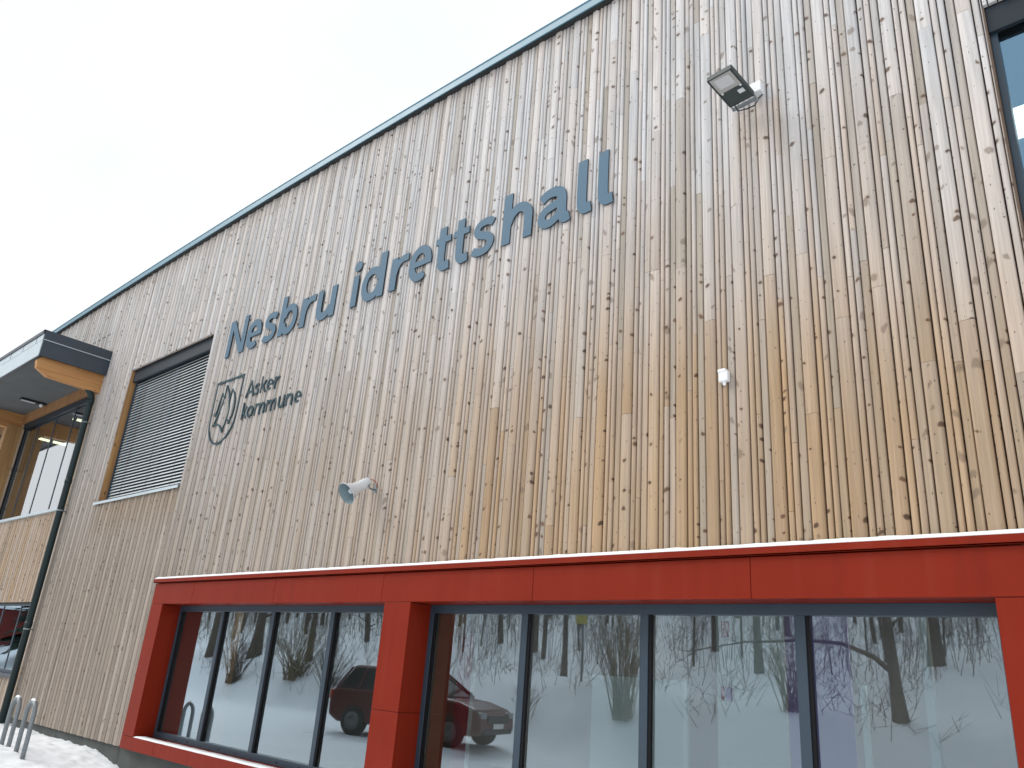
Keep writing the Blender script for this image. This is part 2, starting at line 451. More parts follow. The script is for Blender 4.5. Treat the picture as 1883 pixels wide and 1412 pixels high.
# ------------------------------------------------------------------ mesh helpers
class MB:
    def __init__(s):
        s.v = []
        s.f = []
        s.sm = []
        s.mi = []

    def add(s, vs, fs, smooth=False, mi=0):
        o = len(s.v)
        s.v += [tuple(v) for v in vs]
        for f in fs:
            s.f.append(tuple(o + i for i in f))
            s.sm.append(smooth)
            s.mi.append(mi)

    def box(s, x0, x1, y0, y1, z0, z1, mi=0):
        s.add([(x0, y0, z0), (x1, y0, z0), (x1, y1, z0), (x0, y1, z0),
               (x0, y0, z1), (x1, y0, z1), (x1, y1, z1), (x0, y1, z1)],
              [(0, 3, 2, 1), (4, 5, 6, 7), (0, 1, 5, 4), (1, 2, 6, 5), (2, 3, 7, 6), (3, 0, 4, 7)], mi=mi)

    def obox(s, c, ax, ay, az, mi=0):
        """oriented box, ax/ay/az = half extent vectors"""
        c = Vector(c)
        vs = []
        for k in (-1, 1):
            for i, j in ((-1, -1), (1, -1), (1, 1), (-1, 1)):
                vs.append(c + ax * i + ay * j + az * k)
        s.add(vs, [(0, 3, 2, 1), (4, 5, 6, 7), (0, 1, 5, 4), (1, 2, 6, 5), (2, 3, 7, 6), (3, 0, 4, 7)], mi=mi)

    def tube(s, pts, rad, n=8, cap=True, mi=0, smooth=True):
        pts = [Vector(p) for p in pts]
        rad = rad if isinstance(rad, (list, tuple)) else [rad] * len(pts)
        o = len(s.v)
        up = None
        for i, p in enumerate(pts):
            if i == 0:
                d = pts[1] - pts[0]
            elif i == len(pts) - 1:
                d = pts[-1] - pts[-2]
            else:
                d = (pts[i + 1] - pts[i]).normalized() + (pts[i] - pts[i - 1]).normalized()
            d.normalize()
            if up is None:
                up = Vector((0, 0, 1)) if abs(d.z) < 0.9 else Vector((1, 0, 0))
            a = d.cross(up).normalized()
            b = a.cross(d).normalized()
            up = b
            for k in range(n):
                t = 2 * math.pi * k / n
                s.v.append(tuple(p + (a * math.cos(t) + b * math.sin(t)) * rad[i]))
        for i in range(len(pts) - 1):
            for k in range(n):
                k2 = (k + 1) % n
                s.f.append((o + i * n + k, o + i * n + k2, o + (i + 1) * n + k2, o + (i + 1) * n + k))
                s.sm.append(smooth)
                s.mi.append(mi)
        if cap:
            s.f.append(tuple(o + k for k in reversed(range(n))))
            s.f.append(tuple(o + (len(pts) - 1) * n + k for k in range(n)))
            s.sm += [False, False]
            s.mi += [mi, mi]

    def lathe(s, origin, axis, prof, n=24, mi=0, smooth=True):
        """prof: list of (distance along axis, radius)"""
        origin = Vector(origin)
        axis = Vector(axis).normalized()
        a = axis.orthogonal().normalized()
        b = axis.cross(a)
        o = len(s.v)
        for d, r in prof:
            for k in range(n):
                t = 2 * math.pi * k / n
                s.v.append(tuple(origin + axis * d + (a * math.cos(t) + b * math.sin(t)) * max(r, 1e-4)))
        for i in range(len(prof) - 1):
            for k in range(n):
                k2 = (k + 1) % n
                s.f.append((o + i * n + k, o + i * n + k2, o + (i + 1) * n + k2, o + (i + 1) * n + k))
                s.sm.append(smooth)
                s.mi.append(mi)

    def prism(s, prof, y0, y1, mi=0):
        """profile in X,Z extruded along Y"""
        n = len(prof)
        vs = [(x, y0, z) for x, z in prof] + [(x, y1, z) for x, z in prof]
        fs = [tuple(range(n)), tuple(reversed(range(n, 2 * n)))]
        for i in range(n):
            j = (i + 1) % n
            fs.append((j, i, n + i, n + j))
        s.add(vs, fs, mi=mi)

    def build(s, name, mats, parent=None, bevel=0.0, loc=None):
        me = bpy.data.meshes.new(name)
        me.from_pydata(s.v, [], s.f)
        me.polygons.foreach_set('use_smooth', s.sm)
        me.polygons.foreach_set('material_index', s.mi)
        for m in (mats if isinstance(mats, (list, tuple)) else [mats]):
            me.materials.append(m)
        o = bpy.data.objects.new(name, me)
        col.objects.link(o)
        if parent is not None:
            o.parent = parent
        if loc is not None:
            o.location = loc
        me.validate()
        bm = bmesh.new()
        bm.from_mesh(me)
        bmesh.ops.recalc_face_normals(bm, faces=bm.faces)
        bm.to_mesh(me)
        bm.free()
        if bevel > 0:
            bv = o.modifiers.new("bevel", 'BEVEL')
            bv.width = bevel
            bv.segments = 2
            bv.limit_method = 'ANGLE'
        return o

def tag(o, label=None, cat=None, group=None, kind=None):
    if label:
        o['label'] = label
    if cat:
        o['category'] = cat
    if group:
        o['group'] = group
    if kind:
        o['kind'] = kind
    return o

def empty(name, loc=(0, 0, 0), rz=0.0):
    o = bpy.data.objects.new(name, None)
    o.empty_display_size = 0.3
    o.location = loc
    o.rotation_euler = (0, 0, rz)
    col.objects.link(o)
    return o

def shift(mb, dx, dy, dz):
    mb.v = [(x + dx, y + dy, z + dz) for x, y, z in mb.v]

def copy_tree(o, parent=None):
    c = o.copy()
    col.objects.link(c)
    c.parent = parent
    for ch in list(o.children):
        copy_tree(ch, c)
    return c

# ------------------------------------------------------------------ terrain
def sstep(a, b, x):
    t = min(1.0, max(0.0, (x - a) / (b - a)))
    return t * t * (3 - 2 * t)

def ground(x, y):
    z = 0.05 * sstep(-15.0, -16.5, x) * 0 + 0.045
    z -= 0.14 * sstep(-14.6, -13.3, x) + 0.20 * sstep(-13.3, -10.0, x)
    z += 0.03 * math.exp(-((y + 1.3) / 0.9) ** 2) * sstep(-12.5, -14, x)
    wob = noise.noise(Vector((x * 0.12, y * 0.12, 3.0))) * 1.6
    z += 1.75 * sstep(-10.6 + wob, -14.5 + wob, y)
    z += 0.20 * max(0.0, -14.0 - y) * sstep(-13.5, -17.0, y) * (1.0 if y > -60 else 60 / -y)
    if y < -10:
        z += 0.5 * noise.noise(Vector((x * 0.09, y * 0.09, 0.0))) * sstep(-10.5, -16, y)
        z += 0.12 * noise.noise(Vector((x * 0.6, y * 0.6, 1.0))) * sstep(-10.5, -13, y)
    a = sstep(-4.0, -1.0, y) * sstep(-11.0, -13.0, x) * (1.0 if x > -32 else 0)
    z += 0.030 * noise.noise(Vector((x * 1.3, y * 1.3, 7.0)))
    z += a * (0.030 * noise.noise(Vector((x * 5, y * 5, 2.0))) + 0.016 * noise.noise(Vector((x * 13, y * 13, 5.0))))
    z += 0.035 * a * max(0.0, noise.noise(Vector((x * 3.0, y * 3.0, 9.0)))) * math.exp(-((y + 0.15) / 0.35) ** 2)
    if y > 0.1:
        z = min(z, -0.05)
    return z

def frange(a, b, s):
    n = max(1, int(round((b - a) / s)))
    return [a + (b - a) * i / n for i in range(n)]

xs = frange(-420, -140, 20) + frange(-140, -60, 4) + frange(-60, -25, 1.0) + frange(-25, -19.5, 0.5) + frange(-19.5, -12.5, 0.05) + \
    frange(-12.5, -4, 0.6) + frange(-4, 30, 1.5) + frange(30, 90, 6) + [90]
ys = frange(-110, -50, 5) + frange(-50, -16, 1.0) + frange(-16, -4, 0.5) + frange(-4, -2, 0.2) + \
    frange(-2, 0.12, 0.04) + [0.12, 0.6, 5, 20, 60]
tv = [(x, y, ground(x, y)) for y in ys for x in xs]
nx = len(xs)
tf = [(j * nx + i, j * nx + i + 1, (j + 1) * nx + i + 1, (j + 1) * nx + i) for j in range(len(ys) - 1) for i in range(nx - 1)]
g = MB()
g.add(tv, tf, smooth=True)
go = g.build('snow_ground', M['snow'])
tag(go, 'snow covered ground in front of the hall and up the bank behind', 'snow', kind='structure')

# ------------------------------------------------------------------ the hall
hall = empty('sports_hall', (-10, 0, 0))
tag(hall, 'large sports hall clad in weathered vertical pine boards over a red window surround', 'building')
hall_inv = Vector((10, 0, 0))
def hp(mb, name, mat, parent=None, bevel=0.0):
    """part of the hall: geometry given in world coordinates"""
    p = parent or hall
    if p is hall:
        shift(mb, 10, 0, 0)
        return mb.build(name, mat, hall, bevel)
    shift(mb, 10, 0, 0)
    return mb.build(name, mat, p, bevel)

def roof_z(x):
    d = x + 13.5
    return 9.705 - (0.0019 if d > 0 else 0.0011) * d * d

CL0, CL1 = -18.72, 4.0        # main cladding
WL0, WL1 = -34.0, -18.72      # set-back wall to the left
OPEN = [(-13.24, -0.70, 0.20, 2.70),      # red surround
        (-17.0, -13.42, 4.34, 7.26),      # window with blinds
        (-0.70, 2.9, 4.34, 7.05)]         # window at the right

UVW = []
def boards(x0, x1, zb, ztop, opens, y, seed, scale=1.0, joints=True):
    rr = random.Random(seed)
    widths = [(0.118, 0), (0.055, 1), (0.054, 1), (0.070, 2)]
    mb = MB()
    uvs = []
    cols = []
    x = x0
    i = 0
    edges = sorted(set([o[0] for o in opens] + [o[1] for o in opens]))
    while x < x1 - 0.01:
        wd, kind = widths[i % 4]
        i += 1
        wd = wd * scale * (1 + rr.uniform(-0.07, 0.07))
        xe = min(x + wd, x1)
        gap = 0.0072 if kind != 0 else 0.0105
        # clip at the openings' edges
        cuts = [x] + [e for e in edges if x + 0.004 < e < xe - 0.004] + [xe]
        for a, b in zip(cuts[:-1], cuts[1:]):
            if b - a < 0.014:
                continue
            xm = (a + b) / 2
            zt = ztop(xm) if callable(ztop) else ztop
            spans = [(zb, zt)]
            for o in opens:
                if o[0] <= xm <= o[1]:
                    ns = []
                    for s0, s1 in spans:
                        if o[3] <= s0 or o[2] >= s1:
                            ns.append((s0, s1))
                            continue
                        if o[2] > s0:
                            ns.append((s0, o[2]))
                        if o[3] < s1:
                            ns.append((o[3], s1))
                    spans = ns
            for s0, s1 in spans:
                zz = [s0]
                if joints:
                    p = s0 + rr.uniform(0.3, 3.6)
                    while p < s1 - 0.3:
                        zz.append(p)
                        p += rr.uniform(1.3, 4.2)
                zz.append(s1)
                for q0, q1 in zip(zz[:-1], zz[1:]):
                    q0b = q0 + 0.0015
                    q1b = q1 - 0.0015 if q1 < s1 else q1
                    c0 = a + gap / 2
                    c1 = b - gap / 2
                    W = c1 - c0
                    jit = rr.uniform(-0.0015, 0.0015)
                    top = {0: 0.042, 1: 0.030, 2: 0.020}[kind] + jit
                    tilt = rr.uniform(-0.0012, 0.0012)
                    if kind == 2:
                        prof = [(0, 0.0), (0.02, top - 0.008), (0.12, top - 0.001), (0.88, top - 0.001), (0.98, top - 0.008), (1, 0.0)]
                    else:
                        prof = [(0, 0.0), (0.012, top - 0.019), (0.07, top - 0.0085), (0.20, top - 0.0022), (0.5, top), (0.80, top - 0.0022),
                                (0.93, top - 0.0085), (0.988, top - 0.019), (1, 0.0)]
                    off = rr.uniform(0, 60)
                    rc = (rr.random(), rr.random(), 1.0 if kind == 2 else (0.0 if rr.random() > 0.08 else 0.8), 1.0)
                    n = len(prof)
                    bow = rr.uniform(-0.0025, 0.0025)
                    zs = [q0b + (q1b - q0b) * t for t in (0, 0.33, 0.67, 1.0)]
                    vs = []
                    for k, z in enumerate(zs):
                        bx = bow * (1 if k in (1, 2) else 0)
                        for (u, h) in prof:
                            vs.append((c0 + u * W + bx, y - h + (0.012 if h == 0.0 else 0.0) + tilt * (u - 0.5) * 2, z))
                    fs = []
                    for k in range(3):
                        for m_ in range(n - 1):
                            fs.append((k * n + m_, k * n + m_ + 1, (k + 1) * n + m_ + 1, (k + 1) * n + m_))
                            for (mm, kk) in ((m_, k), (m_ + 1, k), (m_ + 1, k + 1), (m_, k + 1)):
                                uvs.append((prof[mm][0] * W + off * 0.37, zs[kk] + off))
                                cols.append(rc)
                    # end grain caps
                    for k in (0, 3):
                        fs.append(tuple(k * n + m_ for m_ in range(n)))
                        for m_ in range(n):
                            uvs.append((prof[m_][0] * W + off * 0.37, zs[k] + off))
                            cols.append(rc)
                    mb.add(vs, fs, smooth=False)
        x = xe
    return mb, uvs, cols

def build_boards(mb, uvs, cols, name, mat):
    shift(mb, 10, 0, 0)
    me = bpy.data.meshes.new(name)
    me.from_pydata(mb.v, [], mb.f)
    me.materials.append(mat)
    uvl = me.uv_layers.new(name='UVMap')
    uvl.data.foreach_set('uv', np.array(uvs, dtype=np.float32).ravel())
    ca = me.color_attributes.new(name='board', type='FLOAT_COLOR', domain='CORNER')
    ca.data.foreach_set('color', np.array(cols, dtype=np.float32).ravel())
    o = bpy.data.objects.new(name, me)
    col.objects.link(o)
    o.parent = hall
    return o

mb, uvs, cols_ = boards(CL0, CL1, 0.19, lambda x: roof_z(x) + 0.03, OPEN, 0.0, 5)
build_boards(mb, uvs, cols_, 'board_cladding', M['clad'])

LOPEN = [(-24.10, -19.20, 4.42, 7.20), (-29.6, -24.45, 4.42, 7.20), (-25.5, -19.20, 0.88, 2.42)]
mb, uvs, cols_ = boards(WL0, WL1, 0.19, 7.20, LOPEN, 0.12, 9, joints=True)
o = build_boards(mb, uvs, cols_, 'board_cladding', M['clad2'])
o['label'] = 'warm tan board cladding below the canopy'

# solid wall behind the boards
def wall_boxes(mb, x0, x1, z0, z1, y0, y1, opens):
    xs_ = sorted(set([x0, x1] + [v for o in opens for v in (o[0], o[1]) if x0 < v < x1]))
    for a, b in zip(xs_[:-1], xs_[1:]):
        m_ = (a + b) / 2
        cur = z0
        for o in sorted([o for o in opens if o[0] <= m_ <= o[1]], key=lambda o: o[2]):
            if o[2] > cur:
                mb.box(a, b, y0, y1, cur, o[2])
            cur = max(cur, o[3])
        if cur < z1:
            mb.box(a, b, y0, y1, cur, z1)

mb = MB()
wall_boxes(mb, CL0, CL1, 0.19, 9.1, 0.015, 0.30, OPEN)
wall_boxes(mb, WL0, WL1 - 0.001, 0.19, 7.9, 0.135, 0.40, LOPEN)
for i in range(24):
    a = CL0 + (CL1 - CL0) * i / 24
    b = CL0 + (CL1 - CL0) * (i + 1) / 24
    mb.box(a, b, 0.015, 0.30, 9.1, min(roof_z(a), roof_z(b)) + 0.02)
mb.box(WL0, WL1, 0.015, 0.30, 8.02, 9.2)
hp(mb, 'wall', M['gap'])

# upper wall of boards above the canopy (left)
mb, uvs, cols_ = boards(WL0, WL1, 8.03, lambda x: roof_z(x) + 0.03, [], 0.0, 15)
build_boards(mb, uvs, cols_, 'board_cladding', M['clad'])

# roof edge
mb = MB()
NS = 40
for i in range(NS):
    a = WL0 + (CL1 - WL0) * i / NS
    b = WL0 + (CL1 - WL0) * (i + 1) / NS
    for (ya, yb, za, zb_) in ((-0.12, -0.10, 0.0, 0.118), (-0.13, 0.05, 0.118, 0.130), (-0.10, 0.02, 0.020, 0.035)):
        vs = []
        for x in (a, b):
            r = roof_z(x)
            vs += [(x, ya, r + za), (x, yb, r + za), (x, yb, r + zb_), (x, ya, r + zb_)]
        mb.add(vs, [(0, 1, 5, 4), (1, 2, 6, 5), (2, 3, 7, 6), (3, 0, 4, 7), (0, 3, 2, 1), (4, 5, 6, 7)])
hp(mb, 'roof_edge', M['steel_roof'])
mb = MB()
for i in range(NS):
    a = WL0 + (CL1 - WL0) * i / NS
    b = WL0 + (CL1 - WL0) * (i + 1) / NS
    vs = []
    for x in (a, b):
        r = roof_z(x)
        vs += [(x, 0.052, r + 0.03), (x, 14.0, r + 0.03), (x, 14.0, r + 0.15), (x, 0.052, r + 0.15)]
    mb.add(vs, [(0, 1, 5, 4), (1, 2, 6, 5), (2, 3, 7, 6), (3, 0, 4, 7), (0, 3, 2, 1), (4, 5, 6, 7)])
mb.box(CL1 - 0.3, CL1 - 0.02, 0.31, 13.9, -0.2, 9.0)
mb.box(WL0 + 0.02, WL0 + 0.3, 0.41, 13.9, -0.2, 8.9)
mb.box(WL0 + 0.3, CL1 - 0.3, 13.6, 13.9, -0.2, 9.0)
hp(mb, 'roof', M['inwall'])

mb = MB()
for i in range(NS):
    a = WL0 + (CL1 - WL0) * i / NS
    b = WL0 + (CL1 - WL0) * (i + 1) / NS
    vs = []
    for x in (a, b):
        r = roof_z(x)
        vs += [(x, -0.098, r - 0.012), (x, -0.026, r - 0.012), (x, -0.026, r + 0.018), (x, -0.098, r + 0.018)]
    mb.add(vs, [(0, 1, 5, 4), (1, 2, 6, 5), (2, 3, 7, 6), (3, 0, 4, 7), (0, 3, 2, 1), (4, 5, 6, 7)])
hp(mb, 'eaves_shadow_strip', M['black'])  # black strip stands in for the shadow line under the roof edge

# small flashing seams above the canopy
mb = MB()
mb.box(-20.7, -18.78, -0.034, -0.018, 8.588, 8.606)
mb.box(-19.40, -19.385, -0.030, -0.012, 8.61, 9.55)
hp(mb, 'flashing_seam', M['darksteel'])

# plinth
mb = MB()
px = [CL0 + 0.2, -16.2, -13.52, -11.2, -8.9, -6.6, -4.3, -2.0, 0.3, 2.6, CL1]
for a, b in zip(px[:-1], px[1:]):
    mb.box(a + 0.004, b - 0.004, 0.02, 0.30, -0.5, 0.187)
mb.box(WL0, WL1 + 0.2, 0.15, 0.40, -0.5, 0.186)
hp(mb, 'plinth', M['concrete'], bevel=0.006)

# ---------------- red surround
YF = -0.12
mb = MB()
gap = 0.004
# header panels
hx = [-13.24, -11.92, -9.64, -7.36, -5.08, -2.84, -0.73]
for a, b in zip(hx[:-1], hx[1:]):
    mb.box(a + (gap if a > -13.2 else 0), b, YF, 0.25, 2.335, 2.655)
# left and right stiles, pillar
for a, b in ((-13.24, -12.85), (-1.18, -0.73)):
    mb.box(a, b, YF, 0.25, 0.385, 2.331)
for z0, z1 in ((0.385, 1.20), (1.204, 2.331)):
    mb.box(-7.29, -6.84, YF, 0.25, z0, z1)
# base panels
bx = [-13.24, -12.12, -9.84, -7.56, -5.28, -3.0, -0.73]
for a, b in zip(bx[:-1], bx[1:]):
    mb.box(a + (gap if a > -13.2 else 0), b, YF, 0.25, 0.20, 0.381)
srd = hp(mb, 'window_surround', M['red'], bevel=0.004)
mb = MB()
mb.box(-13.22, -0.75, YF + 0.02, 0.24, 0.21, 0.375)
mb.box(-13.22, -0.75, YF + 0.02, 0.24, 2.345, 2.65)
hp(mb, 'backing_strip', M['gap'], srd)
mb = MB()
mb.box(-13.27, -0.70, YF - 0.035, 0.0, 2.665, 2.672)
mb.box(-13.27, -0.70, YF - 0.035, YF - 0.027, 2.665, 2.725)
mb.box(-13.27, -0.70, YF - 0.027, 0.0, 2.718, 2.725)
hp(mb, 'top_flashing', M['red'], srd)

# snow lying on the flashing and on the sill
def snow_strip(name, x0, x1, y0, y1, z, h, step, seed, label):
    rr = random.Random(seed)
    mb = MB()
    n = int((x1 - x0) / step)
    o = []
    for i in range(n + 1):
        x = x0 + (x1 - x0) * i / n
        hh = h * (0.9 + 0.25 * noise.noise(Vector((x * 1.1, seed, 0))) + 0.22 * noise.noise(Vector((x * 7, seed, 4))))
        fr = y0 + 0.006 * noise.noise(Vector((x * 4, seed, 8)))
        if i in (0, n):
            hh *= 0.3
        o += [(x, fr, z), (x, fr - 0.004, z + hh * 0.6), (x, fr + 0.014, z + hh), (x, y1, z + hh * 1.1), (x, y1, z)]
    fs = []
    for i in range(n):
        for k in range(4):
            fs.append((i * 5 + k, (i + 1) * 5 + k, (i + 1) * 5 + k + 1, i * 5 + k + 1))
    fs.append((0, 1, 2, 3, 4))
    fs.append(tuple(n * 5 + k for k in (4, 3, 2, 1, 0)))
    mb.add(o, fs, smooth=True)
    ob = mb.build(name, M['snow'])
    return tag(ob, label, 'snow', kind='stuff')
snow_strip('snow_layer', -13.25, -0.72, YF - 0.030, -0.025, 2.7262, 0.034, 0.06, 1, 'thin line of snow lying on top of the red surround')
snow_strip('snow_layer', -12.84, -7.30, YF + 0.004, 0.02, 0.3815, 0.022, 0.06, 2, 'thin snow lying along the red window sill')
snow_strip('snow_layer', -6.83, -1.19, YF + 0.004, 0.02, 0.3815, 0.022, 0.06, 3, 'thin snow lying on the sill right of the red pillar')

# ---------------- windows
def window(x0, x1, z0, z1, ymount, mull, fw=0.065, top=0.09, depth=0.07, glass=None, name='window', bot=0.085, mw=0.085, inset=0.045, shade_strip=False):
    """frame from ymount inwards; panes set back in it"""
    fr = MB()
    yb = ymount + depth
    fr.box(x0, x1, ymount, yb, z1 - top, z1)
    fr.box(x0, x1, ymount, yb, z0, z0 + bot)
    fr.box(x0, x0 + fw, ymount + 0.002, yb, z0 + bot, z1 - top)
    fr.box(x1 - fw, x1, ymount + 0.002, yb, z0 + bot, z1 - top)
    for m_ in mull:
        fr.box(m_ - mw / 2, m_ + mw / 2, ymount + 0.003, yb, z0 + bot, z1 - top)
    f = hp(fr, name, M['frame'], bevel=0.003)
    e = [x0 + fw] + [v for m_ in mull for v in (m_ - mw / 2, m_ + mw / 2)] + [x1 - fw]
    for a, b in zip(e[0::2], e[1::2]):
        p = MB()
        p.box(a - 0.01, b + 0.01, ymount + inset, ymount + inset + 0.012, z0 + bot - 0.01, z1 - top + 0.01)
        hp(p, 'pane', glass or M['glass'], f)
        if shade_strip:
            q = MB()
            q.box(a - 0.004, a + 0.030, ymount + 0.012, ymount + inset - 0.001, z0 + bot, z1 - top)
            hp(q, 'shade_strip', M['shade_strip'], f)  # black strip puts the mullion's dark reflected side into colour
    return f

w1 = window(-12.85, -7.29, 0.385, 2.34, 0.185, (-11.46, -10.07, -8.68), shade_strip=True)
w2 = window(-6.84, -1.18, 0.385, 2.335, 0.185, (-5.425, -4.01, -2.595), shade_strip=True)
# drain caps in the bottom rail
mb = MB()
for x in (-12.1, -11.75, -10.85, -10.4, -9.4, -8.9, -8.1):
    mb = MB()
    mb.box(x - 0.012, x + 0.012, 0.178, 0.186, 0.42, 0.436)
    hp(mb, 'drain_cap', M['black'], w1)

# blind window
def slat_blind(x0, x1, z0, z1, y, n, parent):
    mb = MB()
    for i in range(n):
        z = z0 + (z1 - z0) * (i + 0.5) / n
        half = 0.0285
        ang = math.radians(53 + R.uniform(-1.5, 1.5))
        pts = []
        for k in range(5):
            s = (k / 4 - 0.5) * 2
            yy = y + s * half * math.cos(ang)
            zz = z + s * half * math.sin(ang) + 0.006 * (1 - s * s)
            pts.append((yy, zz))
        vs = [(xx, p[0], p[1]) for xx in (x0, x1) for p in pts] + [(xx, p[0], p[1] - 0.0012) for xx in (x0, x1) for p in pts]
        fs = []
        for k in range(4):
            fs.append((k, k + 1, 5 + k + 1, 5 + k))
            fs.append((10 + k + 1, 10 + k, 15 + k, 15 + k + 1))
        fs.append((0, 5, 15, 10))
        fs.append((4, 14, 19, 9))
        mb.add(vs, fs, smooth=False)
    return hp(mb, 'blind_slats', M['blind'], parent)

w3 = window(-16.97, -13.45, 4.40, 7.25, 0.20, (-15.2,), top=0.10, glass=M['glass_dim'])
bl = slat_blind(-16.88, -13.52, 4.45, 6.99, 0.135, 40, w3)
mb = MB()
mb.box(-16.97, -13.45, 0.045, 0.10, 7.00, 7.255)
mb.box(-16.97, -13.45, 0.102, 0.19, 7.03, 7.06)
hp(mb, 'blind_box', M['boxdark'], w3, bevel=0.004)
mb = MB()
for x in (-16.93, -13.49):
    mb.box(x - 0.022, x + 0.022, 0.11, 0.165, 4.40, 7.0)
for x in (-16.3, -15.2, -14.1):
    mb.tube([(x, 0.100, 4.42), (x, 0.100, 7.0)], 0.0025, 4)
hp(mb, 'guide_rail', M['frame'], w3)
mb = MB()
mb.box(-17.06, -13.38, -0.075, -0.067, 4.30, 4.352)
mb.add([(-17.06, -0.067, 4.344), (-13.38, -0.067, 4.344), (-13.38, 0.20, 4.394), (-17.06, 0.20, 4.394),
        (-17.06, -0.067, 4.352), (-13.38, -0.067, 4.352), (-13.38, 0.20, 4.402), (-17.06, 0.20, 4.402)],
       [(0, 3, 2, 1), (4, 5, 6, 7), (0, 1, 5, 4), (1, 2, 6, 5), (2, 3, 7, 6), (3, 0, 4, 7)])
hp(mb, 'sill', M['palesteel'], w3)
mb = MB()
mb.box(-17.02, -16.985, -0.004, 0.30, 4.40, 7.26)
hp(mb, 'jamb_lining', M['jamb'], w3)
mb = MB()
mb.box(-13.43, -13.40, -0.004, 0.30, 4.40, 7.26)
hp(mb, 'jamb_lining', M['jamb'], w3)
mb = MB()
mb.box(-16.984, -13.431, -0.002, 0.30, 7.262, 7.285)
hp(mb, 'head_lining', M['jamb'], w3)
mb = MB()
mb.box(-17.03, -17.021, -0.028, 0.0, 4.36, 7.30)
hp(mb, 'jamb_trim', M['palesteel'], w3)

# right window
w4 = window(-0.69, 2.85, 4.40, 7.04, 0.05, (1.05,), fw=0.05, top=0.05, depth=0.12, glass=M['glass_blue'])
mb = MB()
mb.box(-0.69, 2.85, 0.012, 0.049, 6.79, 7.04)
hp(mb, 'blind_box', M['boxdark'], w4, bevel=0.004)
mb = MB()
mb.box(-0.715, -0.692, -0.006, 0.28, 4.40, 7.06)
hp(mb, 'jamb_lining', M['jambdark'], w4)
mb = MB()
mb.box(2.852, 2.875, -0.006, 0.28, 4.40, 7.06)
hp(mb, 'jamb_lining', M['jamb'], w4)
mb = MB()
mb.box(-0.71, 2.9, -0.07, 0.10, 4.33, 4.396)
hp(mb, 'sill', M['palesteel'], w4)

# left windows under and below the canopy
w5 = window(-24.08, -19.22, 4.48, 7.19, 0.17, (-23.10, -21.80, -20.49), fw=0.06, top=0.10, bot=0.04, mw=0.042, inset=0.014, glass=M['glass_up'])
mb = MB()
mb.box(-24.08, -19.22, 0.09, 0.169, 7.05, 7.19)
hp(mb, 'blind_box', M['boxdark'], w5)
mb = MB()
mb.box(-24.12, -19.14, 0.03, 0.17, 4.415, 4.478)
hp(mb, 'sill', M['palesteel'], w5)
w6 = window(-29.5, -24.47, 4.48, 7.19, 0.17, (-28.2, -26.95, -25.7), fw=0.06, top=0.10, bot=0.04, mw=0.042, inset=0.014, glass=M['glass_up'])
mb = MB()
mb.box(-29.5, -24.47, 0.03, 0.17, 4.415, 4.478)
hp(mb, 'sill', M['palesteel'], w6)
w7 = window(-25.4, -19.22, 0.95, 2.41, 0.17, (-24.1, -22.85, -21.6, -20.42), fw=0.06, top=0.06, bot=0.07, mw=0.05, inset=0.014)
mb = MB()
mb.box(-25.45, -19.14, 0.03, 0.17, 0.875, 0.948)
hp(mb, 'sill', M['darksteel'], w7)
mb = MB()
mb.box(-19.215, -19.02, 0.085, 0.12, 4.43, 7.19)
hp(mb, 'corner_trim', M['jamb'])
mb = MB()
mb.box(-19.215, -19.10, 0.085, 0.12, 0.9, 2.42)
hp(mb, 'corner_trim', M['jamb'])
mb = MB()
mb.box(-30.0, -18.75, 0.04, 0.12, 7.205, 7.48)
hp(mb, 'header_board', M['header'])
mb = MB()
mb.box(-24.42, -24.12, -0.28, 0.12, 4.35, 7.10)
hp(mb, 'timber_post', M['post'])
# main wall end board beside the downpipe
mb = MB()
mb.box(CL0 - 0.028, CL0 - 0.002, -0.018, 0.122, 0.19, 7.40)
hp(mb, 'corner_board', M['jamb'])

# ---------------- canopy
CX = -18.45
cn = MB()
# end fascia (dark)
cn.box(CX - 0.03, CX, -1.45, -0.022, 7.44, 7.80)
cn.box(CX - 0.03, CX + 0.02, -1.47, -0.022, 7.812, 8.02)
canopy = hp(cn, 'canopy', M['darksteel'])
mb = MB()
mb.box(CX + 0.0, CX + 0.028, -1.46, -0.03, 7.800, 7.812)
hp(mb, 'drip_strip', M['palesteel'], canopy)
mb = MB()
for i in range(14):
    a = CX - 0.032 - 0.86 * (i + 1)
    b = CX - 0.032 - 0.86 * i
    mb.box(a + 0.005, b - 0.005, -1.47, -1.45, 7.44, 7.80 if i % 1 == 0 else 7.8)
    mb.box(a + 0.445, b + 0.395 if i > 0 else b, -1.475, -1.45, 7.805, 7.95)
hp(mb, 'front_panel', M['palesteel'], canopy)  # sky reflected along the fascia is put into this pale colour
mb = MB()
mb.box(CX - 12.2, CX - 0.03, -1.50, -1.45, 7.955, 8.02)
mb.box(CX - 12.2, CX - 0.03, -1.455, -1.40, 7.43, 7.95)
mb.box(CX - 12.2, CX + 0.02, -1.50, -0.002, 8.021, 8.03)
mb.box(CX - 12.2, CX - 0.031, -1.40, -0.03, 7.60, 8.01)
hp(mb, 'canopy_cover', M['darksteel'], canopy)
mb = MB()
mb.box(CX - 12.2, CX - 0.03, -1.40, 0.04, 7.462, 7.595)
mb.box(CX - 12.2, CX - 0.30, 0.04, 0.40, 7.482, 7.595)
hp(mb, 'soffit', M['soffit'], canopy)

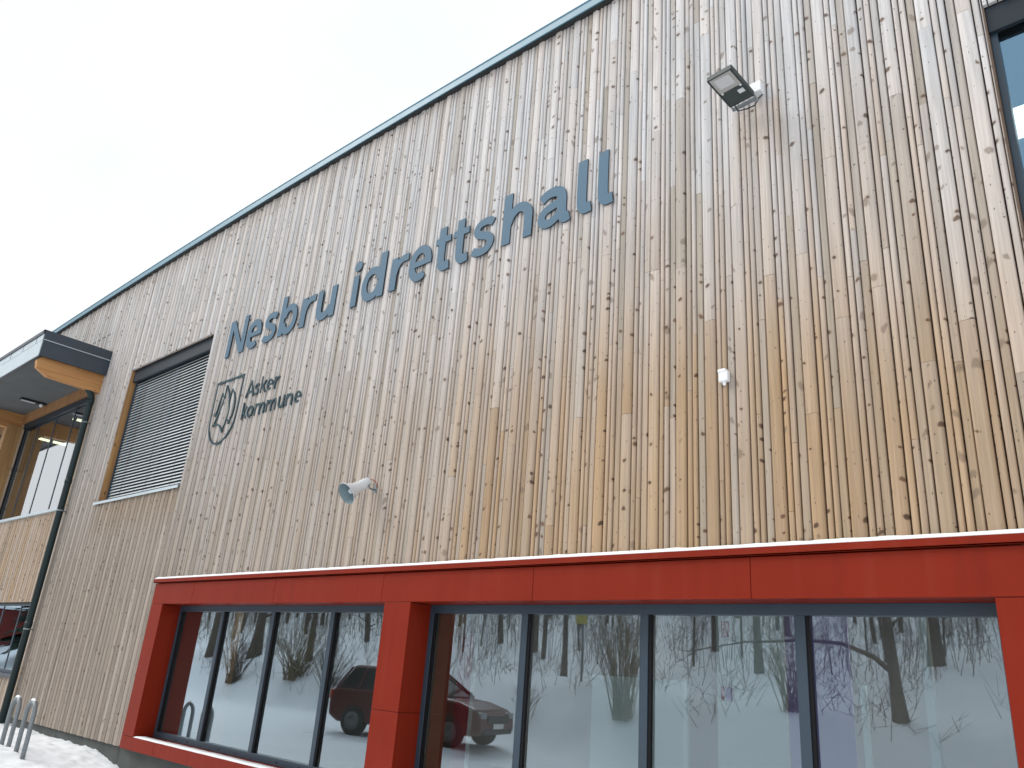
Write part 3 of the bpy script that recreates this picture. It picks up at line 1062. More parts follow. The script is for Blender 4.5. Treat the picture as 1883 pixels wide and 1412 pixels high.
def canopy_beam(x, w, y_tip):
    mb = MB()
    prof = [(0.10, 7.46), (y_tip + 0.02, 7.46), (y_tip - 0.06, 7.36), (y_tip - 0.03, 7.20), (y_tip + 0.22, 7.06), (0.10, 7.02)]
    n = len(prof)
    vs = [(x - w, y, z) for y, z in prof] + [(x, y, z) for y, z in prof]
    fs = [tuple(range(n)), tuple(reversed(range(n, 2 * n)))] + [((i + 1) % n, i, n + i, n + (i + 1) % n) for i in range(n)]
    mb.add(vs, fs)
    return hp(mb, 'beam', M['beam'], canopy, bevel=0.006)
canopy_beam(-18.56, 0.14, -1.38)
canopy_beam(-24.16, 0.22, -1.38)
canopy_beam(-29.8, 0.22, -1.38)

# downpipe
dp = MB()
dp.tube([(-18.66, -0.46, 7.46), (-18.66, -0.46, 7.34), (-18.66, -0.44, 7.27), (-18.62, -0.20, 6.98), (-18.62, -0.15, 6.88),
         (-18.62, -0.15, 6.6), (-18.62, -0.15, 3.0), (-18.62, -0.15, -0.1)], 0.068, 14)
for z in (1.9, 4.9, 6.75):
    dp.tube([(-18.62, -0.15, z), (-18.62, -0.15, z + 0.10)], 0.075, 14)
pipe = hp(dp, 'downpipe', M['pipe'])
mb = MB()
for z in (1.85, 4.3, 6.3):
    mb = MB()
    mb.tube([(-18.62, -0.15, z - 0.014), (-18.62, -0.15, z + 0.014)], 0.073, 14)
    mb.box(-18.640, -18.60, -0.09, 0.0, z - 0.012, z + 0.012)
    mb.box(-18.556, -18.515, -0.165, -0.135, z - 0.013, z + 0.013)
    hp(mb, 'pipe_bracket', M['galv'], pipe)

# ---------------- interiors
mb = MB()
mb.box(CL0, CL1 - 0.3, 0.30, 6.0, -0.05, 0.20)
mb.box(WL0 + 0.3, CL1 - 0.3, 0.41, 13.5, 2.75, 3.10)
mb.box(WL0 + 0.3, CL0, 0.42, 6.0, 0.0, 0.20)
hp(mb, 'floor_slab', M['floor'])
mb = MB()
mb.box(CL0, CL1 - 0.3, 5.0, 5.15, 0.201, 2.749)
mb.box(-16.0, -15.9, 0.31, 5.0, 0.201, 2.749)
mb.box(-6.0, -5.9, 3.2, 5.0, 0.201, 2.749)
hp(mb, 'interior_wall', M['inwall'])
mb = MB()
mb.box(-34.0 + 0.3, CL1 - 0.3, 6.5, 6.65, 3.101, 9.0)
mb.box(WL0 + 0.3, CL0 + 4, 0.42, 6.5, 7.62, 7.75)
mb.box(-19.0, -18.9, 0.42, 6.5, 3.101, 7.6)
mb.box(-9.0, -8.9, 0.32, 6.5, 3.101, 9.3)
for x in (-21.0, -23.8, -26.6, -29.4):
    mb.box(x - 0.12, x + 0.12, 0.45, 6.49, 7.30, 7.619)
hp(mb, 'interior_timber', M['inwood'])
# columns and partition fronts that show through the glass
mb = MB()
mb.box(-7.95, -7.70, 1.35, 1.6, 0.201, 2.749)
hp(mb, 'column', M['inwood'])
mb = MB()
mb.box(-12.5, -12.35, 0.9, 1.05, 0.201, 2.749)
hp(mb, 'column', M['inwood'])
mb = MB()
mb.box(-2.10, -2.03, 1.45, 1.52, 0.201, 2.749)
hp(mb, 'column', M['inwall_w'])
mb = MB()
mb.box(-7.36, -7.33, 1.46, 1.50, 0.201, 2.749)
hp(mb, 'column', M['inwall_w'])
mb = MB()
mb.box(-4.365, -4.315, 1.46, 1.50, 0.201, 1.75)
hp(mb, 'screen_edge', M['white'])
mb = MB()
mb.box(-2.625, -2.575, 1.46, 1.50, 0.201, 1.79)
hp(mb, 'screen_edge', M['white'])
mb = MB()
mb.box(-5.5, -4.37, 1.47, 1.49, 0.201, 1.73)
hp(mb, 'partition_screen', M['inwall_w'])
mb = MB()
mb.box(-4.14, -3.42, 1.75, 1.77, 0.201, 2.749)
hp(mb, 'partition_screen', M['inwall_w'])
mb = MB()
mb.box(-3.40, -2.8, 1.75, 1.77, 0.201, 2.749)
hp(mb, 'partition_screen', M['purple'])
mb = MB()
mb.box(-7.66, -7.38, 1.50, 1.54, 0.201, 2.12)
hp(mb, 'interior_door', M['inred'])

def small_sheet(name, x0, x1, y, z0, z1, mat, label, cat):
    mb = MB()
    mb.box(0, x1 - x0, -0.01, 0, 0, z1 - z0)
    o = mb.build(name, mat, loc=(x0, y, z0))
    tag(o, label, cat)
small_sheet('poster', -4.08, -3.99, 1.745, 2.18, 2.34, M['inred'], 'small dark red poster high up behind the third pane', 'poster')
small_sheet('notice', -4.09, -4.06, 1.745, 1.57, 1.70, M['inred'], 'narrow red notice below the poster behind the third pane', 'notice')
small_sheet('notice', -4.04, -3.97, 1.745, 1.57, 1.70, M['purple'], 'wider purple notice beside the narrow red one', 'notice')

def luminaire(x0, x1, y0, y1, z, mat, label):
    t = empty('ceiling_lamp', ((x0 + x1) / 2, (y0 + y1) / 2, z))
    tag(t, label, 'lamp')
    mb = MB()
    hx_, hy_ = (x1 - x0) / 2, (y1 - y0) / 2
    mb.box(-hx_ - 0.01, hx_ + 0.01, -hy_ - 0.01, hy_ + 0.01, 0.0, 0.05)
    mb.tube([(0, 0, 0.05), (0, 0, 0.30)], 0.008, 6)
    mb.build('housing', M['white'], t)
    mb = MB()
    mb.box(-hx_, hx_, -hy_, hy_, -0.02, -0.002)
    mb.build('diffuser', mat, t)
luminaire(-25.85, -25.6, 1.0, 1.8, 7.28, M['lamp'], 'lit ceiling lamp behind the middle panes of the upper left window')
luminaire(-22.5, -22.3, 0.75, 1.3, 7.28, M['lamp'], 'lit ceiling lamp nearest the downpipe in the upper left window')

luminaire(-12.0, -10.8, 1.2, 1.5, 2.60, M['fill_lamp'], 'added fill lamp under the ceiling behind the left red-framed window')  # this and the next three: unseen lamps added to brighten the rooms
luminaire(-5.2, -4.0, 2.2, 2.5, 2.60, M['fill_lamp'], 'added fill lamp under the ceiling behind the right red-framed window')
luminaire(-2.6, -1.4, 2.2, 2.5, 2.60, M['fill_lamp'], 'added fill lamp by the slim pale column indoors')
luminaire(-8.6, -7.4, 2.0, 2.3, 2.60, M['fill_lamp'], 'added fill lamp behind the red pillar between the windows')
# hanging panel behind the right window
t = empty('ceiling_lamp', (-0.25, 1.5, 6.9))
tag(t, 'bright white lamp panel glowing behind the top right window', 'lamp')
mb = MB()
mb.box(-0.60, 1.2, 0.0, 0.05, -0.18, 0.18)
mb.build('housing', M['white'], t)
mb = MB()
mb.box(-0.59, 1.19, -0.02, -0.001, -0.17, 0.17)
mb.build('diffuser', M['lampw'], t)

# ------------------------------------------------------------------ letters from stroke outlines
def ell(cx, cy, rx, ry, a0, a1, n=28, p=2.0):
    out = []
    for i in range(n + 1):
        a = math.radians(a0 + (a1 - a0) * i / n)
        c, s = math.cos(a), math.sin(a)
        e = 2.0 / p
        out.append((cx + rx * math.copysign(abs(c) ** e, c), cy + ry * math.copysign(abs(s) ** e, s)))
    return out

def spline(pts, n=8):
    out = []
    P = [pts[0]] + list(pts) + [pts[-1]]
    for i in range(1, len(P) - 2):
        p0, p1, p2, p3 = P[i - 1], P[i], P[i + 1], P[i + 2]
        for k in range(n):
            t = k / n
            out.append(tuple(0.5 * ((2 * p1[j]) + (-p0[j] + p2[j]) * t + (2 * p0[j] - 5 * p1[j] + 4 * p2[j] - p3[j]) * t * t +
                                    (-p0[j] + 3 * p1[j] - 3 * p2[j] + p3[j]) * t ** 3) for j in (0, 1)))
    out.append(tuple(pts[-1]))
    return out

def quad_strokes(path, w):
    """each stroke becomes quads with round joins and butt ends: returned as polygons and discs"""
    ws = w if isinstance(w, (list, tuple)) else [w] * len(path)
    polys, discs = [], []
    cum = [0.0]
    for p, q in zip(path[:-1], path[1:]):
        cum.append(cum[-1] + math.hypot(q[0] - p[0], q[1] - p[1]))
    for i in range(len(path) - 1):
        (x0, y0), (x1, y1) = path[i], path[i + 1]
        L = math.hypot(x1 - x0, y1 - y0)
        if L < 1e-6:
            continue
        nx_, ny_ = -(y1 - y0) / L, (x1 - x0) / L
        a, b = ws[i] / 2, ws[i + 1] / 2
        polys.append([(x0 + nx_ * a, y0 + ny_ * a), (x1 + nx_ * b, y1 + ny_ * b), (x1 - nx_ * b, y1 - ny_ * b), (x0 - nx_ * a, y0 - ny_ * a)])
        if i > 0:
            discs.append((x0, y0, min(a, cum[i], cum[-1] - cum[i])))
    return polys, discs

def sdf(polys, discs, X, Y):
    D = np.full(X.shape, 9.0)
    for pl in polys:
        P = np.array(pl)
        n = len(P)
        d = np.full(X.shape, 9.0)
        ins = np.zeros(X.shape, bool)
        for i in range(n):
            ax, ay = P[i]
            bx_, by_ = P[(i + 1) % n]
            ex, ey = bx_ - ax, by_ - ay
            wx, wy = X - ax, Y - ay
            tt = np.clip((wx * ex + wy * ey) / max(ex * ex + ey * ey, 1e-12), 0, 1)
            d = np.minimum(d, (wx - ex * tt) ** 2 + (wy - ey * tt) ** 2)
            c1 = (ay > Y) != (by_ > Y)
            if abs(ey) > 1e-12:
                ins ^= c1 & (X < ex * (Y - ay) / ey + ax)
        d = np.sqrt(d)
        D = np.minimum(D, np.where(ins, -d, d))
    for cx, cy, r in discs:
        D = np.minimum(D, np.hypot(X - cx, Y - cy) - r)
    return D

def contours(D, xs_, ys_):
    """marching squares, returns closed loops"""
    ny, nx_ = D.shape
    seg = {}
    def key(e):
        return e
    def pt(e):
        j, i, h = e
        if h == 0:
            a, b = D[j, i], D[j, i + 1]
            t = a / (a - b)
            return (xs_[i] + (xs_[i + 1] - xs_[i]) * t, ys_[j])
        a, b = D[j, i], D[j + 1, i]
        t = a / (a - b)
        return (xs_[i], ys_[j] + (ys_[j + 1] - ys_[j]) * t)
    S = D < 0
    code = S[:-1, :-1] * 1 + S[:-1, 1:] * 2 + S[1:, 1:] * 4 + S[1:, :-1] * 8
    T = {1: [(3, 0)], 2: [(0, 1)], 3: [(3, 1)], 4: [(1, 2)], 5: [(3, 2), (1, 0)], 6: [(0, 2)], 7: [(3, 2)], 8: [(2, 3)],
         9: [(2, 0)], 10: [(0, 3), (2, 1)], 11: [(2, 1)], 12: [(1, 3)], 13: [(1, 0)], 14: [(0, 3)]}
    for j, i in zip(*np.nonzero((code > 0) & (code < 15))):
        E_ = {0: (j, i, 0), 1: (j, i + 1, 1), 2: (j + 1, i, 0), 3: (j, i, 1)}
        for a, b in T[int(code[j, i])]:
            seg[E_[a]] = E_[b]
    loops = []
    while seg:
        s0 = next(iter(seg))
        lp = [s0]
        cur = seg.pop(s0)
        while cur != s0 and cur in seg:
            lp.append(cur)
            cur = seg.pop(cur)
        loops.append([pt(e) for e in lp])
    return loops

def simplify(lp, eps):
    """Douglas-Peucker on a closed loop"""
    P = np.array(lp)
    n = len(P)
    if n < 8:
        return lp
    a = 0
    b = int(np.argmax(np.hypot(*(P - P[0]).T)))
    def dp_(i, j):
        if j <= i + 1:
            return []
        A, B = P[i], P[j % n]
        e = B - A
        L = np.hypot(*e) + 1e-12
        q = P[i + 1:j]
        dd = np.abs((q[:, 0] - A[0]) * e[1] - (q[:, 1] - A[1]) * e[0]) / L
        k = int(np.argmax(dd))
        if dd[k] < eps:
            return []
        m_ = i + 1 + k
        return dp_(i, m_) + [m_] + dp_(m_, j)
    idx = [0] + dp_(0, b) + [b] + dp_(b, n)
    return [tuple(P[i]) for i in idx]

def glyph_object(name, polys, discs, depth, mats, parent, loc, step=0.006, eps=0.0012):
    allx = [x for p in polys for x, _ in p] + [d[0] + s * d[2] for d in discs for s in (-1, 1)]
    ally = [y for p in polys for _, y in p] + [d[1] + s * d[2] for d in discs for s in (-1, 1)]
    x0, x1, y0, y1 = min(allx) - 3 * step, max(allx) + 3 * step, min(ally) - 3 * step, max(ally) + 3 * step
    xs_ = np.arange(x0 - 0.37 * step, x1, step)
    ys_ = np.arange(y0 - 0.43 * step, y1, step)
    X, Y = np.meshgrid(xs_, ys_)
    D = sdf(polys, discs, X, Y) + 1e-7
    cu = bpy.data.curves.new(name, 'CURVE')
    cu.dimensions = '2D'
    cu.fill_mode = 'BOTH'
    cu.extrude = depth / 2
    for lp in contours(D, xs_, ys_):
        lp = simplify(lp, eps)
        if len(lp) < 3:
            continue
        sp_ = cu.splines.new('POLY')
        sp_.points.add(len(lp) - 1)
        for q, (x, y) in zip(sp_.points, lp):
            q.co = (x, y, 0, 1)
        sp_.use_cyclic_u = True
    tmp = bpy.data.objects.new('tmp_curve', cu)
    col.objects.link(tmp)
    dg = bpy.context.evaluated_depsgraph_get()
    me = bpy.data.meshes.new_from_object(tmp.evaluated_get(dg))
    bpy.data.objects.remove(tmp)
    bpy.data.curves.remove(cu)
    # curve plane XY -> wall plane XZ, front towards -Y
    for v in me.vertices:
        x, y, z = v.co
        v.co = (x, -z, y)
    me.materials.clear()
    for m_ in mats:
        me.materials.append(m_)
    me.update()
    if len(mats) > 1:
        for p in me.polygons:
            p.material_index = 0 if abs(p.normal.y) > 0.7 else 1
    o = bpy.data.objects.new(name, me)
    col.objects.link(o)
    o.parent = parent
    o.location = loc
    return o

def rect(x0, y0, x1, y1):
    return [(x0, y0), (x1, y0), (x1, y1), (x0, y1)]

def G(strokes=(), polys=(), discs=()):
    P, Dd = list(polys), list(discs)
    for path, w_ in strokes:
        a, b = quad_strokes(path, w_)
        P += a
        Dd += b
    return P, Dd

XH, AS = 0.520, 0.722
big = {
    'N': G(polys=[rect(0, 0, 0.125, 0.705), rect(0.485, 0, 0.61, 0.705), [(0.0, 0.705), (0.142, 0.705), (0.61, 0.0), (0.468, 0.0)]]),
    'e': G([(ell(0.235, 0.262, 0.166, 0.214, 0, 306, 40, 2.15), [0.122] * 41), ([(0.10, 0.262), (0.465, 0.262)], 0.088)]),
    's': G([(spline([(0.362, 0.425), (0.30, 0.462), (0.22, 0.476), (0.12, 0.452), (0.075, 0.385), (0.105, 0.318), (0.20, 0.277), (0.29, 0.235),
                     (0.333, 0.160), (0.29, 0.075), (0.19, 0.045), (0.10, 0.055), (0.025, 0.092)]), 0.112)]),
    'b': G([(ell(0.285, 0.262, 0.160, 0.214, 168, -168, 40, 2.15), 0.122)], [rect(0, 0, 0.138, AS)]),
    'd': G([(ell(0.245, 0.262, 0.178, 0.214, 12, 348, 40, 2.15), 0.122)], [rect(0.392, 0, 0.53, AS)]),
    'r': G([(spline([(0.085, 0.24), (0.115, 0.345), (0.18, 0.425), (0.26, 0.462), (0.372, 0.460)]), 0.112)], [rect(0, 0, 0.138, XH)]),
    'u': G([(spline([(0.069, XH), (0.069, 0.36), (0.069, 0.20), (0.10, 0.09), (0.19, 0.052), (0.29, 0.085), (0.39, 0.18)]), 0.132)],
           [rect(0.358, 0, 0.492, XH)]),
    'i': G(polys=[rect(0, 0, 0.132, XH), ell(0.072, 0.672, 0.094, 0.083, 0, 350, 30)]),
    'h': G([(spline([(0.08, 0.26), (0.13, 0.38), (0.24, 0.462), (0.35, 0.44), (0.415, 0.35), (0.420, 0.22), (0.420, 0.10), (0.420, 0.0)]), 0.132)],
           [rect(0, 0, 0.138, AS)]),
    'a': G([(spline([(0.055, 0.405), (0.15, 0.458), (0.25, 0.466), (0.34, 0.43), (0.375, 0.34), (0.375, 0.20), (0.390, 0.10), (0.428, 0.050), (0.495, 0.062)]), 0.132),
            (spline([(0.36, 0.290), (0.24, 0.275), (0.12, 0.235), (0.070, 0.150), (0.11, 0.068), (0.20, 0.055), (0.30, 0.10), (0.37, 0.18)]), 0.112)]),
    'l': G([(spline([(0.070, AS), (0.070, 0.45), (0.070, 0.20), (0.082, 0.105), (0.125, 0.060), (0.205, 0.066)]), 0.136)]),
    't': G([(spline([(0.128, 0.672), (0.128, 0.40), (0.128, 0.20), (0.142, 0.105), (0.19, 0.060), (0.295, 0.072)]), 0.132)],
           [rect(0.0, 0.425, 0.292, XH)]),
}
YS = -0.052
sign = empty('letter_sign', (-8.5, YS, 6.575))
tag(sign, 'large blue grey metal letters reading Nesbru idrettshall on the board wall', 'sign')
LET = [('N', -12.70), ('e', -12.04), ('s', -11.49), ('b', -11.01), ('r', -10.385), ('u', -9.95), ('i', -9.045), ('d', -8.82), ('r', -8.155),
       ('e', -7.76), ('t', -7.23), ('t', -6.885), ('s', -6.52), ('h', -5.99), ('a', -5.425), ('l', -4.83), ('l', -4.535)]
for ch, x in LET:
    P, Dd = big[ch]
    glyph_object('letter', P, Dd, 0.018, [M['letter'], M['letterside']], sign, (x + 8.5, 0.0, 0.0))

def kk(h, xh, w_):
    return [([(0.022, 0), (0.022, h)], w_), ([(0.03, 0.085), (0.15, xh)], w_), ([(0.065, 0.12), (0.165, 0.0)], w_)]
sw = 0.032
small = {
    'A': G([([(0.018, 0), (0.135, 0.285)], sw), ([(0.252, 0), (0.135, 0.285)], sw), ([(0.055, 0.088), (0.215, 0.088)], 0.036)],
           [rect(0.112, 0.25, 0.158, 0.288)]),
    's': G([(spline([(0.135, 0.170), (0.085, 0.182), (0.035, 0.165), (0.035, 0.125), (0.085, 0.102), (0.130, 0.078), (0.130, 0.035), (0.080, 0.018), (0.012, 0.033)]), sw * 0.92)]),
    'k': G(kk(0.292, 0.205, sw)),
    'e': G([(ell(0.093, 0.102, 0.070, 0.082, 0, 312, 30), sw), ([(0.03, 0.105), (0.182, 0.105)], 0.034)]),
    'r': G([([(0.022, 0), (0.022, 0.205)], sw), (spline([(0.03, 0.10), (0.05, 0.155), (0.085, 0.183), (0.138, 0.182)]), sw)]),
    'o': G([(ell(0.100, 0.102, 0.078, 0.083, 0, 180, 20), sw), (ell(0.100, 0.102, 0.078, 0.083, 180, 360, 20), sw)], discs=[(0.178, 0.102, 0.021), (0.022, 0.102, 0.021)]),
    'm': G([([(0.022, 0), (0.022, 0.205)], sw), (spline([(0.03, 0.12), (0.065, 0.175), (0.115, 0.18), (0.145, 0.14), (0.148, 0.07), (0.148, 0.0)]), sw),
            (spline([(0.155, 0.12), (0.19, 0.175), (0.24, 0.18), (0.272, 0.14), (0.275, 0.07), (0.275, 0.0)]), sw)]),
    'n': G([([(0.022, 0), (0.022, 0.205)], sw), (spline([(0.03, 0.12), (0.065, 0.175), (0.115, 0.18), (0.153, 0.14), (0.157, 0.07), (0.157, 0.0)]), sw)]),
    'u': G([([(0.160, 0), (0.160, 0.205)], sw), (spline([(0.022, 0.205), (0.022, 0.12), (0.028, 0.055), (0.07, 0.022), (0.12, 0.032), (0.152, 0.08)]), sw)]),
}
ks = empty('municipal_sign', (-11.5, -0.042, 5.265))
tag(ks, 'small dark sign with a shield emblem beside the words Asker kommune', 'sign')
for ch, x, z in [('A', -11.69, 5.64), ('s', -11.425, 5.64), ('k', -11.235, 5.64), ('e', -11.05, 5.64), ('r', -10.825, 5.64),
                 ('k', -11.69, 5.265), ('o', -11.53, 5.265), ('m', -11.285, 5.265), ('m', -10.945, 5.265), ('u', -10.605, 5.265),
                 ('n', -10.375, 5.265), ('e', -10.155, 5.265)]:
    P, Dd = small[ch]
    glyph_object('letter', P, Dd, 0.018, [M['crest']], ks, (x + 11.5, 0.0, z - 5.265), step=0.004, eps=0.0008)
outline = [(-12.745, 6.105), (-12.745, 5.80), (-12.745, 5.45), (-12.735, 5.30), (-12.68, 5.155), (-12.58, 5.035), (-12.44, 4.965), (-12.30, 4.95), (-12.15, 4.99),
           (-12.0, 5.11), (-11.905, 5.28), (-11.868, 5.48), (-11.866, 5.80), (-11.866, 6.105)]
P, Dd = [], []
for path, w_ in [(outline[:3] + spline(outline[2:12], 5) + outline[12:], 0.032), ([(-12.767, 6.095), (-11.843, 6.095)], 0.038)]:
    a, b = quad_strokes(path, w_)
    P += a
    Dd += b
glyph_object('shield_outline', [[(x + 12.3, y - 5.5) for x, y in p] for p in P], [(x + 12.3, y - 5.5, r) for x, y, r in Dd], 0.018,
             [M['crest']], ks, (-0.8, 0, 0.235), step=0.005)
inner = [
    [(-12.503, 5.869), (-12.545, 5.70), (-12.585, 5.534), (-12.629, 5.488), (-12.457, 5.500)],
    [(-12.503, 5.869), (-12.455, 5.82), (-12.395, 5.785)],
    spline([(-12.400, 5.994), (-12.40, 5.83), (-12.43, 5.66), (-12.50, 5.48), (-12.56, 5.38), (-12.612, 5.300)], 4),
    spline([(-12.612, 5.300), (-12.52, 5.318), (-12.42, 5.290), (-12.33, 5.235), (-12.262, 5.150)], 4),
    spline([(-12.262, 5.150), (-12.215, 5.26), (-12.165, 5.40), (-12.160, 5.55), (-12.215, 5.70)], 4),
    spline([(-12.400, 5.994), (-12.31, 5.90), (-12.245, 5.80), (-12.215, 5.70)], 4),
    [(-12.215, 5.70), (-12.185, 5.80), (-12.161, 5.886)],
    spline([(-12.161, 5.886), (-12.08, 5.80), (-12.02, 5.68), (-11.997, 5.554), (-12.012, 5.417), (-12.083, 5.275)], 4),
    [(-12.083, 5.275), (-12.12, 5.33), (-12.165, 5.350)],
]
P, Dd = [], []
for path in inner:
    a, b = quad_strokes(path, 0.025)
    P += a
    Dd += b
    Dd += [(path[0][0], path[0][1], 0.018), (path[-1][0], path[-1][1], 0.018)]
glyph_object('emblem_line', [[(x + 12.3, y - 5.5) for x, y in p] for p in P], [(x + 12.3, y - 5.5, r) for x, y, r in Dd], 0.018,
             [M['crest']], ks, (-0.8, 0, 0.235), step=0.005)

# ------------------------------------------------------------------ floodlight
fl = empty('floodlight', (-2.62, -0.02, 7.17))
tag(fl, 'black LED floodlight on a white wall box high on the boards', 'floodlight')
def rel(v, o):
    return Vector(v) - Vector(o)
FO = Vector((-2.62, -0.02, 7.17))
tiltv = Vector((-0.035, -0.42, 0.055)).normalized()      # from wall end to far end
ac = Vector((1, 0, 0)) - tiltv * tiltv.x
ac.normalize()
up = ac.cross(tiltv).normalized()
if up.z < 0:
    up = -up
c0 = Vector((-2.735, -0.405, 7.020)) - FO
HW, HL = 0.130, 0.205
mb = MB()
mb.obox(c0 + up * 0.016, ac * HW, tiltv * HL, up * 0.014)
for i in range(9):
    s_ = (i - 4) / 4 * (HL - 0.02)
    mb.obox(c0 + up * 0.045 + tiltv * s_, ac * (HW - 0.012), tiltv * 0.004, up * 0.017)
for s_ in (-1, 1):
    mb.obox(c0 + up * 0.024 + ac * (HW - 0.004) * s_, ac * 0.006, tiltv * (HL - 0.01), up * 0.028)
mb.obox(c0 + up * 0.024 + tiltv * (HL - 0.003), ac * HW, tiltv * 0.006, up * 0.028)
body = mb.build('housing', M['flood'], fl, bevel=0.003)
mb = MB()
mb.obox(c0 + tiltv * (HL * 0.47) - up * 0.000, ac * (HW * 0.86), tiltv * (HL * 0.47), up * 0.0045)
mb.build('glass_cover', M['lens'], fl)
mb = MB()
mb.obox(c0 + tiltv * (HL * 0.52) - up * 0.0055, ac * (HW * 0.60), tiltv * (HL * 0.30), up * 0.0015)
mb.build('led_panel', M['reflector'], fl)
mb = MB()
for s_ in (-1, 1):
    mb.lathe(c0 + ac * (HW * 0.74) * s_ - tiltv * 0.012 + up * 0.002, -up, [(0, 0.011), (0.006, 0.011), (0.008, 0.0)], 10)
    mb.build('glass_clip', M['white'], fl)
    mb = MB()
mb.obox(c0 + ac * (HW * 0.52) - tiltv * 0.075 - up * 0.0, ac * 0.030, tiltv * 0.024, up * 0.0035)
mb.build('sensor_patch', M['whitewarm'], fl)
# bracket
mb = MB()
e0 = c0 - tiltv * (HL + 0.008)
mb.tube([e0 - ac * (HW * 0.95) + up * 0.01, e0 - ac * HW - tiltv * 0.05 + up * 0.01], 0.010, 8)
mb.obox(e0 - tiltv * 0.035 + up * 0.010, ac * (HW * 0.92), tiltv * 0.022, up * 0.005)
mb.obox(e0 - tiltv * 0.03 + ac * (HW * 0.94) + up * 0.012, ac * 0.006, tiltv * 0.04, up * 0.016)
mb.build('bracket', M['galv'], fl)
mb = MB()
mb.tube([c0 - tiltv * (HL - 0.02) - ac * 0.08 + up * 0.01, e0 - tiltv * 0.03 - ac * 0.07 - up * 0.045, Vector((-2.70, -0.13, 6.955)) - FO,
         Vector((-2.64, -0.10, 6.985)) - FO, Vector((-2.60, -0.075, 7.08)) - FO, Vector((-2.575, -0.06, 7.11)) - FO], 0.007, 8)
mb.build('cable', M['black'], fl)
mb = MB()
mb.box(-0.055, 0.055, -0.10, 0.0, -0.045, 0.075)
mb.build('wall_box', M['white'], fl, bevel=0.008)
mb = MB()
mb.box(-0.075, -0.053, -0.15, -0.07, -0.09, -0.02)
mb.build('box_arm', M['white'], fl, bevel=0.004)

# ------------------------------------------------------------------ horn loudspeaker
HO = Vector((-7.87, -0.02, 3.74))
hn = empty('horn_loudspeaker', HO)
tag(hn, 'pale grey horn loudspeaker pointing down from the boards above the red surround', 'loudspeaker')
mouth = Vector((-7.90, -0.43, 3.585)) - HO
rear = Vector((-7.88, -0.13, 3.805)) - HO
ax = (mouth - rear)
L = ax.length
ax.normalize()
mb = MB()
prof = [(-0.012, 0.001), (-0.010, 0.035), (0.01, 0.056), (0.06, 0.066), (0.12, 0.066), (0.15, 0.064), (0.20, 0.070), (0.25, 0.082), (0.30, 0.102),
        (L - 0.03, 0.118), (L - 0.004, 0.140), (L + 0.002, 0.143), (L + 0.005, 0.139)]
mb.lathe(rear, ax, prof, 32)
mb.build('horn_body', M['whitewarm'], hn)
mb = MB()
mb.lathe(rear, ax, [(L + 0.004, 0.138), (L - 0.03, 0.115), (L - 0.08, 0.085), (L - 0.14, 0.058), (L - 0.17, 0.045), (L - 0.17, 0.0)], 32)
mb.build('horn_mouth', M['horn_in'], hn)
mb = MB()
mb.lathe(rear, ax, [(L - 0.17, 0.034), (L - 0.075, 0.034), (L - 0.055, 0.028), (L - 0.047, 0.012), (L - 0.046, 0.0)], 20)
mb.build('throat_cap', M['whitewarm'], hn)
mb = MB()
mb.box(-0.03, 0.03, -0.012, 0.0, -0.06, 0.05)
mb.tube([(0.0, -0.01, -0.02), (0.0, -0.06, -0.03), (0.005, -0.13, -0.01), (0.01, -0.16, 0.02)], 0.013, 8)
mb.obox(Vector((0.0, -0.15, 0.0)), Vector((0.05, 0, 0)), Vector((0, 0.012, 0)), Vector((0, 0, 0.02)))
mb.build('bracket', M['galv'], hn, bevel=0.003)
mb = MB()
mb.tube([rear + Vector((0.02, 0.0, 0.03)), rear + Vector((0.045, 0.05, 0.01)), Vector((0.05, -0.03, 0.04)), Vector((0.03, -0.012, 0.0))], 0.005, 6)
mb.build('wire', M['redwire'], hn)

# ------------------------------------------------------------------ sensor
sn = empty('outdoor_sensor', (-3.055, -0.02, 4.25))
tag(sn, 'small white sensor box with a short stub, alone on the boards', 'sensor')
mb = MB()
mb.box(-0.045, 0.045, -0.06, 0.0, -0.045, 0.055)
mb.build('case', M['white'], sn, bevel=0.012)
mb = MB()
mb.box(-0.05, 0.03, -0.068, 0.0, 0.040, 0.075)
mb.build('hood', M['white'], sn, bevel=0.012)
mb = MB()
mb.lathe((0.0, -0.03, -0.042), (0, 0, -1), [(0, 0.016), (0.03, 0.016), (0.036, 0.010), (0.037, 0.0)], 14)
mb.build('stub', M['white'], sn)

# ------------------------------------------------------------------ lamp under the canopy
cl = empty('canopy_lamp', (-22.4, -0.30, 7.462))
tag(cl, 'dark slim lamp with a small white dome under the canopy', 'lamp')
mb = MB()
mb.box(-0.07, 0.07, -0.30, 0.30, -0.055, 0.0)
mb.build('housing', M['black'], cl, bevel=0.006)
mb = MB()
mb.box(-0.045, 0.045, -0.27, 0.05, -0.066, -0.056)
mb.build('diffuser', M['whitewarm'], cl)
mb = MB()
mb.lathe((0.02, 0.20, -0.055), (0, 0, -1), [(0, 0.04), (0.03, 0.045), (0.06, 0.035), (0.075, 0.0)], 16)
mb.build('motion_dome', M['white'], cl)

